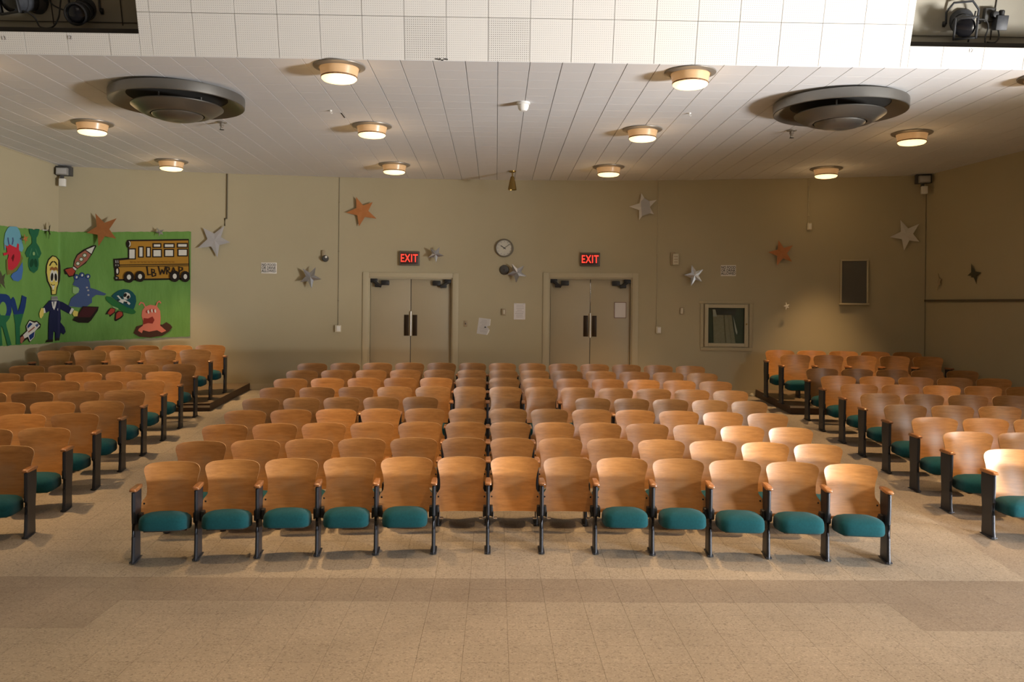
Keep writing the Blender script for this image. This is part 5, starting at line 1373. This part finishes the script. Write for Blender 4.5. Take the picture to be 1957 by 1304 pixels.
# ------------------------------------------------------------------ lights in the fascia slots
def fpt(x, y, z): return FM @ Vector((x, y, z))
def spotlight(x, y, z, aim, lab, scale=1.0, square=True):
    p = fpt(x, y, z)
    q = (Vector(aim)).to_track_quat('Z', 'Y')
    t = empty('stage_spotlight', p, q.to_euler(), lab, 'spotlight', 'stage spotlights in the fascia slots')
    s = scale
    lathe('barrel', [(0, -.02 * s), (.085 * s, -.02 * s), (.10 * s, -.03 * s), (.10 * s, -.12 * s), (.108 * s, -.125 * s), (.108 * s, -.15 * s), (.092 * s, -.16 * s), (.088 * s, -.26 * s)], M_FIXTURE, t, 32)
    lathe('lamp_housing', [(.095 * s, -.25 * s), (.13 * s, -.29 * s), (.135 * s, -.38 * s), (.11 * s, -.46 * s), (.06 * s, -.5 * s), (0, -.51 * s)], M_FIXTURE, t, 32)
    bm = bmesh.new()
    if square:
        for sx in (-1, 1):
            add_box(bm, (sx * .105 * s, 0, 0), (.02 * s, .23 * s, .03 * s), bevel=.003)
            add_box(bm, (0, sx * .105 * s, 0), (.19 * s, .02 * s, .03 * s), bevel=.003)
    else:
        add_lathe(bm, [(.10 * s, -.02 * s), (.115 * s, -.015 * s), (.115 * s, .015 * s), (.1 * s, .02 * s)], 32)
    mesh_obj('colour_frame', bm, M_BLACK, t, 40)
    lathe('lens', [(0, .008 * s), (.06 * s, .004 * s), (.095 * s, -.012 * s)], M_LENSDARK, t, 32)
    bm = bmesh.new()
    add_tube(bm, [(-.15 * s, 0, -.26 * s), (-.155 * s, .12 * s, -.27 * s), (-.09 * s, .21 * s, -.27 * s), (.09 * s, .21 * s, -.27 * s), (.155 * s, .12 * s, -.27 * s), (.15 * s, 0, -.26 * s)], .012 * s)
    mesh_obj('yoke', bm, M_FIXTURE, t, 50)
    for sx in (-1, 1): lathe('knob', [(0, .04 * s), (.03 * s, .035 * s), (.032 * s, .01 * s), (.014 * s, 0)], M_BLACK, t, 14, Matrix.Translation((sx * .15 * s, 0, -.26 * s)) @ Matrix.Rotation(sx * math.radians(90), 4, 'Y'))
    return t
spotlight(-4.32, .40, -.28, (.05, -.9, -.45), 'dark stage spotlight with a round lens in the left fascia slot', 1.0, False)
spotlight(-4.98, .52, -.26, (-.35, -.85, -.3), 'bulky dark spotlight at the left edge of the picture, in the left fascia slot', 1.15, True)
spotlight(4.84, .405, -.26, (-.3, -.9, -.55), 'black spotlight with a square colour frame in the right fascia slot', 1.0, True)
def cable(name, pts, lab, r=.008):
    o = tube(name, [fpt(*p) for p in smooth_path(pts, 6)], r, M_CABLE)
    return tag(o, lab, 'cable', 'cables in the fascia slots')
cable('power_cable', [(-4.66, .62, -.40), (-4.60, .50, -.38), (-4.48, .44, -.38), (-4.40, .44, -.36)], 'slack power cable left of the round-lens spotlight')
cable('power_cable', [(-4.98, .44, -.34), (-4.86, .42, -.34), (-4.77, .36, -.34), (-4.72, .27, -.33), (-4.60, .27, -.33), (-4.54, .36, -.36), (-4.52, .46, -.38), (-4.5, .62, -.42)], 'looped power cable between the two left spotlights')
cable('power_cable', [(5.0, .50, -.36), (5.09, .49, -.36), (5.13, .42, -.36), (5.11, .33, -.35), (5.09, .27, -.30)], 'curved power cable just right of the square-framed spotlight')
cable('power_cable', [(5.11, .27, -.30), (5.21, .27, -.33), (5.27, .33, -.38), (5.27, .43, -.44)], 'power cable looping up to the plug at the right edge')
cable('power_cable', [(4.97, .58, -.36), (4.95, .40, -.35), (4.91, .27, -.30)], 'straight power cable hanging behind the square-framed spotlight')
def fbox(name, c, s, mat, par, bev=.006):
    bm = bmesh.new()
    add_box(bm, c, s, None, 0, bev)
    return mesh_obj(name, bm, mat, par, 40)
def fthing(name, x, y, z, lab, cat):
    t = empty(name, (0, 0, 0), (0, 0, 0), lab, cat)
    t.matrix_world = FM @ Matrix.Translation((x, y, z))
    return t
t = fthing('slot_socket', 5.20, .55, -.52, 'dark socket box with a round plug at the back of the right slot', 'socket')
fbox('back_box', (0, 0, 0), (.11, .14, .06), M_DKGREY, t)
lathe('plug', [(0, .075), (.03, .07), (.036, .03), (.036, .0)], M_BLACK, t, 16, Matrix.Translation((.03, .005, .02)))
t = fthing('dimmer_box', 5.30, .47, -.46, 'dark grey dimmer box at the far right end of the right slot', 'box')
fbox('case', (0, 0, 0), (.12, .15, .1), M_FIXTURE, t)
lathe('gland', [(.03, .0), (.03, .05), (.02, .06), (0, .06)], M_BLACK, t, 14, Matrix.Translation((0, .07, 0)) @ Matrix.Rotation(math.radians(-90), 4, 'X'))
t = fthing('slot_socket', -4.72, .62, -.52, 'dim brown socket box at the back of the left slot', 'socket')
fbox('back_box', (0, 0, 0), (.1, .14, .06), M_TAN, t)
lathe('plug', [(0, .06), (.028, .055), (.03, .0)], M_BLACK, t, 14, Matrix.Translation((0, -.02, .02)))

# ------------------------------------------------------------------ stars
STAR_INFO = {
    'copper': (M_COPPER, 'brown copper cardboard star hanging over the top edge of the green banner'),
    'bigsilver': (M_SILVER, 'large silver cardboard star just right of the green banner'),
    'orangeL': (M_ORANGE, 'orange cardboard star high on the wall above the left double door'),
    'darkmyl': (M_MYLAR, 'shiny foil star, half black in reflection, left of the left double door'),
    'smallmyl': (M_MYLAR, 'small foil star beside the left EXIT sign'),
    'clockmyl': (M_MYLAR, 'crumpled foil star below the clock, beside the dark bell'),
    'torn': (M_WHITECARD, 'pale torn star high on the wall above the right double door'),
    'bluemyl': (M_MYLAR, 'bluish foil star right of the right double door'),
    'orangeR': (M_ORANGE, 'orange cardboard star right of the NO FOOD sign on the right'),
    'white': (M_WHITECARD, 'large white cardboard star by the right rear corner'),
    'tiny': (M_WHITECARD, 'tiny white star hanging right of the hose cabinet'),
    'smallsilver': (M_MYLAR, 'small silver star at the top edge of the banner above the bus'),
    'gold': (M_ORANGE, 'tiny dull orange star in front of the banner at far left'),
    'edge': (M_OLIVE, 'thin dark star seen edge-on at the top of the banner'),
    'brownleft': (M_OLIVE, 'dark olive star cut by the left edge of the picture'),
    'rdark': (M_OLIVE, 'dark crooked star on the dim right side wall'),
    'rfaint': (M_TAN, 'faint narrow star on the right side wall near the corner')}
def star_bm(bm, tips, crumple=.0, t=.004, inner=.42):
    n = len(tips)
    cx = sum(p[0] for p in tips) / n; cz = sum(p[1] for p in tips) / n
    ring = []
    for k in range(n):
        a, b = tips[k], tips[(k + 1) % n]
        m = ((a[0] + b[0]) / 2 - cx, (a[1] + b[1]) / 2 - cz)
        f = .50
        ring.append(a); ring.append((cx + m[0] * f, cz + m[1] * f))
    rnd = random.Random(int(abs(tips[0][0]) * 1e4))
    for y, s in ((-t / 2, 1), (t / 2, -1)):
        c = bm.verts.new((cx, y - crumple * .6, cz))
        rnd = random.Random(int(abs(tips[0][0]) * 1e4))
        vs = [bm.verts.new((x, y + rnd.uniform(-1, 1) * crumple, z)) for x, z in ring]
        for k in range(len(vs)): bm.faces.new((c, vs[k], vs[(k + 1) % len(vs)]))
        if s == 1: front = vs
        else:
            for k in range(len(vs)): bm.faces.new((front[k], front[(k + 1) % len(vs)], vs[(k + 1) % len(vs)], vs[k]))
for nm, off, x, z, tips in STARS:
    mat, lab = STAR_INFO[nm]
    rx, rz = (0, 0)
    if x < XL:                                   # left wall side
        loc = Vector((XL + off, YL - (XL - x), z)); a = math.radians(90)
    elif x > XR:
        loc = right_pt(x, .012); loc.z = z; a = -math.radians(90) + math.atan(SPLAY)
    else:
        loc, a = on_wall(x, z, 0)
        loc.y -= off
        a = a if off < .1 else math.atan2(loc.x, -loc.y) * 0
    t = empty('star', loc, (0, 0, a), lab, 'star', 'stars hung round the back wall')
    bm = bmesh.new()
    if nm == 'edge':
        tips = [(.15 * math.sin(k * 2 * math.pi / 5 + .3), .15 * math.cos(k * 2 * math.pi / 5 + .3)) for k in range(5)]
        t.rotation_euler[2] = math.radians(125)
    if nm in ('rdark', 'rfaint'): loc = loc
    foil = mat is M_MYLAR
    star_bm(bm, tips, .013 if foil else .006)
    mesh_obj('star_card', bm, mat, t)
    if nm == 'torn':
        bm = bmesh.new()
        prism(bm, [(-.04, -.17), (.12, -.12), (.10, .10), (.0, .16), (-.06, .1)], -.012, -.006)
        mesh_obj('loose_layer', bm, M_SILVER, t)
    if off >= .2:
        top = max(tips, key=lambda q: q[1])
        tube('thread', [(top[0], 0, top[1] - .01), (top[0], 0, CEIL - loc.z)], .0012, M_THREAD, t, 5)
    elif 0 < off < .2:
        ps = .03 if max(abs(q[0]) for q in tips) > .15 else .012
        box('tape_pad', (0, off / 2 + .004, 0), (ps, off, ps), M_SLEEVE, t)

# ------------------------------------------------------------------ paper banner round the left rear corner
BR = .05
def banner_pt(p, z, off):
    if p >= XL + BR:
        q, _ = on_wall(p, z, off); return q
    if p <= XL - BR:
        return Vector((XL + off, YL - (XL - p), z))
    u = (p - (XL - BR)) / (2 * BR)
    A = Vector((XL + off, YL - BR, 0)); B, _ = on_wall(XL + BR, 0, off); C = Vector((XL + off, B.y, 0))
    q = A * (1 - u) ** 2 + C * 2 * u * (1 - u) + B * u * u
    q.z = z
    return q
def banner_edge(p):
    """height of the top and bottom edge"""
    if p < XL: return 3.583 + (p - XL) * .046, 1.642 + (p - XL) * .005
    return 3.583 + (p - XL) * .037, 1.642 + (p - XL) * .056
banner = empty('paper_banner', (XL, YL, 1.65), (0, 0, 0), 'long green paper banner with painted space drawings, wrapped round the left rear corner', 'banner')
B0 = Vector((XL, YL, 1.65))
bm = bmesh.new()
P0, P1, NP, NZ = -10.6, -5.545, 110, 14
rnd = random.Random(4)
grid = []
wr = [[rnd.uniform(0, .006) for _ in range(NZ + 1)] for _ in range(NP + 1)]
for i in range(NP + 1):
    p = P0 + (P1 - P0) * i / NP
    t0, b0 = banner_edge(p)
    grid.append([bm.verts.new(banner_pt(p, b0 + (t0 - b0) * j / NZ + (rnd.uniform(-.006, .006) if j in (0, NZ) else 0), .006 + wr[i][j] + .008 * (math.sin(p * 9 + j * .6) * .5 + .5)) - B0) for j in range(NZ + 1)])
for i in range(NP):
    for j in range(NZ):
        bm.faces.new((grid[i][j], grid[i + 1][j], grid[i + 1][j + 1], grid[i][j + 1]))
mesh_obj('paper', bm, M_BANNER, banner, 60)
def cut_poly(poly, x, keep_less):
    out = []
    for k in range(len(poly)):
        a, b = poly[k], poly[(k + 1) % len(poly)]
        ia, ib = (a[0] <= x) == keep_less, (b[0] <= x) == keep_less
        if ia: out.append(a)
        if ia != ib:
            t = (x - a[0]) / (b[0] - a[0])
            out.append((x, a[1] + (b[1] - a[1]) * t))
    return out
CUTS = [P0 + (P1 - P0) * i / 55 for i in range(56)]
for nm, lab, polys in DRAWINGS:
    bm = bmesh.new()
    mats = []
    for q, (c, poly) in enumerate(polys):
        if c not in mats: mats.append(c)
        off = .024 + q * .00035
        lo, hi = min(a for a, _ in poly), max(a for a, _ in poly)
        tri = bmesh.new()
        vs = [tri.verts.new((a, 0, b)) for a, b in poly]
        try: tri.faces.new(vs).normal_update()
        except ValueError: tri.free(); continue
        bmesh.ops.triangulate(tri, faces=tri.faces)
        for cx in CUTS:
            if lo < cx < hi:
                bmesh.ops.bisect_plane(tri, geom=tri.verts[:] + tri.edges[:] + tri.faces[:], plane_co=(cx, 0, 0), plane_no=(1, 0, 0))
        mp = {}
        for f in tri.faces:
            ids = []
            for v in f.verts:
                if v.index < 0 or v not in mp: mp[v] = bm.verts.new(banner_pt(v.co.x, v.co.z, off) - B0)
                ids.append(mp[v])
            g = bm.faces.new(ids)
            g.material_index = mats.index(c)
        tri.free()
    o = mesh_obj(nm, bm, [PAINT[c] for c in mats], banner)
    o['label'] = lab

# ------------------------------------------------------------------ seating
PITCH = 0.515
def make_backrest():
    prof = [(.31, .236), (.325, .243), (.40, .244), (.45, .243), (.468, .236), (.486, .220), (.505, .209), (.54, .205), (.59, .208), (.64, .216), (.68, .226), (.71, .233), (.73, .2345), (.748, .2305), (.764, .219), (.776, .198)]
    xs = [-1, -.93, -.8, -.6, -.4, -.2, 0, .2, .4, .6, .8, .93, 1]
    bm = bmesh.new()
    def y_of(x, z):
        f = max(0, min(1, (z - .31) / .46)); f = f * f * (3 - 2 * f)
        return -.075 + .075 * (z - .31) / .48 + .018 * math.sin((z - .31) / .48 * math.pi) - (.030 + .026 * f) * (x / .235) ** 2 + .02 * f
    F, B = [], []
    for z, h in prof:
        F.append([bm.verts.new((h * u, y_of(h * u, z) - .006, z)) for u in xs])
        B.append([bm.verts.new((h * u, y_of(h * u, z) + .006, z)) for u in xs])
    F.append([bm.verts.new((.175 * u, y_of(.175 * u, .785) - .005, .783 + .009 * (1 - u * u))) for u in xs])
    B.append([bm.verts.new((.175 * u, y_of(.175 * u, .785) + .005, .783 + .009 * (1 - u * u))) for u in xs])
    for G, flip in ((F, 0), (B, 1)):
        for r in range(len(G) - 1):
            for k in range(len(xs) - 1):
                q = (G[r][k], G[r][k + 1], G[r + 1][k + 1], G[r + 1][k])
                bm.faces.new(q if not flip else q[::-1])
    n = len(F)
    for r in range(n - 1):
        for k in (0, -1):
            bm.faces.new((F[r][k], F[r + 1][k], B[r + 1][k], B[r][k])).material_index = 1
    for r in (0, n - 1):
        for k in range(len(xs) - 1):
            bm.faces.new((F[r][k], F[r][k + 1], B[r][k + 1], B[r][k])).material_index = 1
    return bm
def make_cushion():
    bm = bmesh.new()
    W, D = .197, .19                       # half width, half depth
    nx, ny = 12, 10
    top, bot = {}, {}
    def sq(u, p=4.2): return (1 - abs(u) ** p) ** (1 / p)
    rings = []
    # superellipse plan, crowned top, rounded sides
    N = 36
    lev = [(.86, -.084), (.955, -.079), (1.0, -.06), (1.0, -.012), (.985, .012), (.94, .031), (.80, .052), (.55, .066), (.28, .072)]
    for s, z in lev:
        ring = []
        for k in range(N):
            a = 2 * math.pi * k / N
            c, d = math.cos(a), math.sin(a)
            x = math.copysign(abs(c) ** .42, c) * W * s
            y = math.copysign(abs(d) ** .42, d) * D * s
            ring.append(bm.verts.new((x, y - D, z - .012 * (1 if y < 0 else 0) * (abs(y) / D) ** 2)))
        rings.append(ring)
    for a, b in zip(rings, rings[1:]):
        for k in range(N): bm.faces.new((a[k], a[(k + 1) % N], b[(k + 1) % N], b[k]))
    c = bm.verts.new((0, -D, .073))
    for k in range(N): bm.faces.new((rings[-1][k], rings[-1][(k + 1) % N], c))
    bm.faces.new(rings[0][::-1])
    return bm
def make_leg():
    """cast standard: side outline (y, z), 28 mm thick, foot cut to the floor's slope"""
    bm = bmesh.new()
    out = [(-.300, -.3 * SLOPE), (-.302, .02), (-.288, .06), (-.282, .20), (-.286, .32), (-.298, .46), (-.302, .585), (-.075, .585), (-.07, .44), (-.09, .32), (-.10, .2), (-.098, .07), (-.085, .02), (-.085, -.085 * SLOPE)]
    A = [bm.verts.new((-.013, y, z)) for y, z in out]
    B = [bm.verts.new((.013, y, z)) for y, z in out]
    bm.faces.new(A); bm.faces.new(B[::-1])
    for k in range(len(out)): bm.faces.new((A[k], A[(k + 1) % len(out)], B[(k + 1) % len(out)], B[k]))
    bmesh.ops.bevel(bm, geom=[e for e in bm.edges], offset=.004, segments=1, affect='EDGES')
    # raised front bead and foot flange
    add_tube(bm, [(0, -.300, -.02), (0, -.289, .06), (0, -.283, .2), (0, -.287, .32), (0, -.299, .46), (0, -.302, .58)], .0155, 8)
    add_box(bm, (0, -.195, -.195 * SLOPE + .006), (.055, .235, .012), Matrix.Identity(4), 0, .003)
    return bm
def make_armrest():
    bm = bmesh.new()
    sec = []
    for y, w, z0, z1 in ((-.335, .018, .597, .607), (-.328, .026, .590, .613), (-.30, .029, .585, .618), (-.2, .027, .585, .620), (-.1, .024, .585, .618), (-.06, .018, .588, .612)):
        sec.append([bm.verts.new(v) for v in ((-w, y, z0 + .004), (-w * .8, y, z0), (w * .8, y, z0), (w, y, z0 + .004), (w, y, z1 - .008), (w * .75, y, z1), (-w * .75, y, z1), (-w, y, z1 - .008))])
    for a, b in zip(sec, sec[1:]):
        for k in range(8): bm.faces.new((a[k], a[(k + 1) % 8], b[(k + 1) % 8], b[k]))
    bm.faces.new(sec[0]); bm.faces.new(sec[-1][::-1])
    return bm
def make_hinge(s):
    bm = bmesh.new()
    add_box(bm, (s * .226, -.17, .335), (.032, .085, .09), None, 0, .008)
    add_box(bm, (s * .215, -.12, .30), (.018, .1, .05), None, 0, .006)
    add_tube(bm, [(s * .208, -.17, .335), (s * .243, -.17, .335)], .022, 10)
    return bm
def make_bracket(s):
    bm = bmesh.new()
    add_box(bm, (s * .205, -.19, .30), (.006, .07, .06), None, 0, .002)
    add_box(bm, (s * .188, -.19, .272), (.035, .07, .006), None, 0, .002)
    return bm
def make_bolts():
    bm = bmesh.new()
    for sx in (-1, 1):
        for z in (.345, .44):
            yy = -.075 + .075 * (z - .31) / .48 + .018 * math.sin((z - .31) / .48 * math.pi) - (.030 + .026 * min(1, (z - .31) / .3)) * (.222 / .235) ** 2 + .02 * min(1, (z - .31) / .3)
            add_lathe(bm, [(0, .006), (.006, .005), (.0085, 0)], 10, 0, Matrix.Translation((sx * .222, yy - .006, z)) @ R90)
    return bm
def proto_mesh_of(bm, mats, smooth=40, name='seat_part'):
    o = mesh_obj(name, bm, mats, None, smooth)
    me = o.data
    bpy.data.objects.remove(o)
    return me
ME_BACK = proto_mesh_of(make_backrest(), [M_WOOD, M_EDGE], 50, 'backrest')
ME_CUSH = proto_mesh_of(make_cushion(), M_TEAL, 60, 'seat_cushion')
ME_LEG = proto_mesh_of(make_leg(), M_IRON, 35, 'leg')
ME_ARM = proto_mesh_of(make_armrest(), M_ARM, 40, 'armrest')
ME_HINGE = {s: proto_mesh_of(make_hinge(s), M_BLACK, 35, 'hinge') for s in (-1, 1)}
ME_BRK = {s: proto_mesh_of(make_bracket(s), M_STEEL, 35, 'bracket') for s in (-1, 1)}
ME_BOLT = proto_mesh_of(make_bolts(), M_BLACK, 40, 'bolts')
bm = bmesh.new()
add_box(bm, (0, -.18, -.092), (.30, .28, .016), None, 0, .004)
ME_PAN = proto_mesh_of(bm, M_PAN, 35, 'seat_pan')

seat_rnd = random.Random(11)
def seat(x, y, z, rz, pitch, label, group, left=True, right=False, cushion=True, bolts=False, tilt=None, low=0.0):
    t = empty('auditorium_seat', (x, y, z), (0, 0, rz), label, 'seat', group)
    k = pitch / PITCH
    t.scale = (k, 1, 1)
    inst('backrest', ME_BACK, t)
    for s, on in ((-1, left), (1, right)):
        if on:
            g = inst('leg', ME_LEG, t, (s * PITCH / 2, 0, 0)); g.scale = (1 / k, 1, 1)
            g = inst('armrest', ME_ARM, t, (s * PITCH / 2, 0, 0)); g.scale = (1 / k, 1, 1)
    for s in (-1, 1): inst('hinge', ME_HINGE[s], t)
    if bolts: inst('bolts', ME_BOLT, t)
    if cushion:
        tl = seat_rnd.uniform(-2, 2) if tilt is None else tilt + 6
        c = inst('seat_cushion', ME_CUSH, t, (0, -.085, .300 - low), (math.radians(-tl), 0, 0))
        inst('seat_pan', ME_PAN, c)
    else:
        for s in (-1, 1): inst('bracket', ME_BRK[s], t)
    return t

ROT, R1, ROWS, Y1, XC = .01214, 21.353, .76495, 7.9635, .1482
for n in range(1, 10):
    for i in range(13):
        u = i - 6
        au, sg = abs(u), (1 if u >= 0 else -1)
        if n == 5:
            if au <= 1: continue
            d, pit = sg * (6 * .51 + .007 - (6 - au) * .4926), .4926
        else:
            d, pit = sg * (min(au, 1.5) * .4868 + max(au - 1.5, 0) * .515), (.4868 if au <= 1 else .515)
        R = R1 + (n - 1) * ROWS
        an = d / R
        X0, Y0 = R * math.sin(an), R * math.cos(an) - R1 + Y1 - 11
        X = XC + X0 * math.cos(ROT) - Y0 * math.sin(ROT)
        Y = 11 + X0 * math.sin(ROT) + Y0 * math.cos(ROT)
        cush = not (n == 1 and au <= 1)
        row = 'front row' if n == 1 else ('rear row' if n == 9 else '%s row from the front' % WORDS[n - 1])
        place = ('%s from the left' % WORDS[i]) if i < 6 else ('middle seat' if i == 6 else '%s from the right' % WORDS[12 - i])
        if n == 1 and not cush: lab = 'wooden auditorium seat missing its cushion, %s, centre block %s' % (place, row)
        elif n == 1: lab = 'wooden auditorium seat with teal cushion, %s, centre block %s' % (place, row)
        else: lab = 'wooden auditorium seat, %s, centre block %s' % (place, row)
        tl = None if n > 1 else [6, 5, 4, 2, 1, 0, 0, 0, 1, 1, -2, 0, 0][i]
        seat(X, Y, floor_z(Y), ROT - an, pit, lab, 'wooden seats in the centre block', True, i == 12 or (n == 5 and i == 4), cush, n <= 3, tl, 0 if n == 1 else .035)

# low platforms under the two rear rows of the side blocks
RISE = .125
def riser(name, outline, lab, nose):
    b = bmesh.new()
    top = [b.verts.new((x, y, floor_z(y) + RISE)) for x, y in outline]
    bot = [b.verts.new((x, y, floor_z(y) + .001)) for x, y in outline]
    b.faces.new(top).material_index = 1
    b.faces.new(bot[::-1])
    for k in range(len(outline)):
        b.faces.new((bot[k], bot[(k + 1) % len(outline)], top[(k + 1) % len(outline)], top[k]))
    x0, y0 = outline[0]
    r = empty(name, (x0, y0, floor_z(y0)), (0, 0, 0), lab, 'riser', 'risers at the back of the side blocks')
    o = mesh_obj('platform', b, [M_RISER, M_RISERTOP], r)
    for v in o.data.vertices: v.co -= Vector((x0, y0, floor_z(y0)))
    (xa, ya), (xb, yb) = nose
    d = Vector((xb - xa, yb - ya, floor_z(yb) - floor_z(ya)))
    p = Vector((xa, ya, floor_z(ya) + RISE)) - Vector((x0, y0, floor_z(y0)))
    q = d.to_track_quat('X', 'Z')
    b = bmesh.new()
    L = d.length
    add_box(b, (L / 2, .02, .003), (L, .05, .006), None, 0, .001)
    add_box(b, (L / 2, -.004, -.012), (L, .006, .03), None, 0, .001)
    o = mesh_obj('nosing', b, M_NOSING, r)
    o.matrix_local = Matrix.Translation(p) @ Matrix.Rotation(math.atan2(yb - ya, xb - xa), 4, 'Z')
    o.rotation_mode = 'QUATERNION'
wyl = [(x, wall_y(x) - .02) for x in (-4.50, -5.6, -6.7, XL + .02)]
riser('seat_riser', [(-4.57, 13.92)] + wyl + [(XL + .02, 13.48)], 'low dark wooden riser under the two rear rows at left', ((XL + .02, 13.48), (-4.57, 13.92)))
wyr = [(x, wall_y(x) - .02) for x in (7.50, 6.6, 5.7, 4.76)]
riser('seat_riser', [(4.84, 14.08), (7.66, 13.93)] + wyr, 'low dark wooden riser under the two rear rows at right', ((4.84, 14.08), (7.66, 13.93)))

LB = [(-4.605, 8.24), (-4.65, 9.03), (-4.70, 9.78), (-4.74, 10.53), (-4.79, 11.28), (-4.85, 12.10), (-4.90, 12.87), (-4.96, 13.66), (-4.99, 14.47), (-4.95, 15.10)]
RB = [(5.055, 8.40), (5.06, 9.18), (5.09, 9.94), (5.12, 10.72), (5.16, 11.52), (5.20, 12.28), (5.20, 13.04), (5.25, 13.82), (5.07, 14.55), (5.00, 15.14)]
LA, RA, LP, RP = math.radians(8), math.radians(-3), .555, .58
NUM = [3, 3, 3, 4, 4, 5, 5, 5, 5, 5]
for n in range(10):
    row = 'front row' if n == 0 else ('rear riser row' if n == 9 else ('front riser row' if n == 8 else '%s row from the front' % WORDS[n]))
    for k in range(NUM[n]):
        place = 'at the aisle' if k == 0 else ('%s from the aisle' % WORDS[k])
        up = RISE if n >= 8 else 0
        pl = .548 if n >= 8 else LP
        pr = .552 if n >= 8 else (.555 if n == 7 else RP)
        x, y = LB[n][0] - math.cos(LA) * pl * k, LB[n][1] - math.sin(LA) * pl * k
        seat(x, y, floor_z(y) + up, LA, pl, 'wooden auditorium seat %s, left block %s' % (place, row), 'wooden seats in the left block', True, k == 0)
        x, y = RB[n][0] + math.cos(RA) * pr * k, RB[n][1] + math.sin(RA) * pr * k
        seat(x, y, floor_z(y) + up, RA, pr, 'wooden auditorium seat %s, right block %s' % (place, row), 'wooden seats in the right block', k == 0, True)
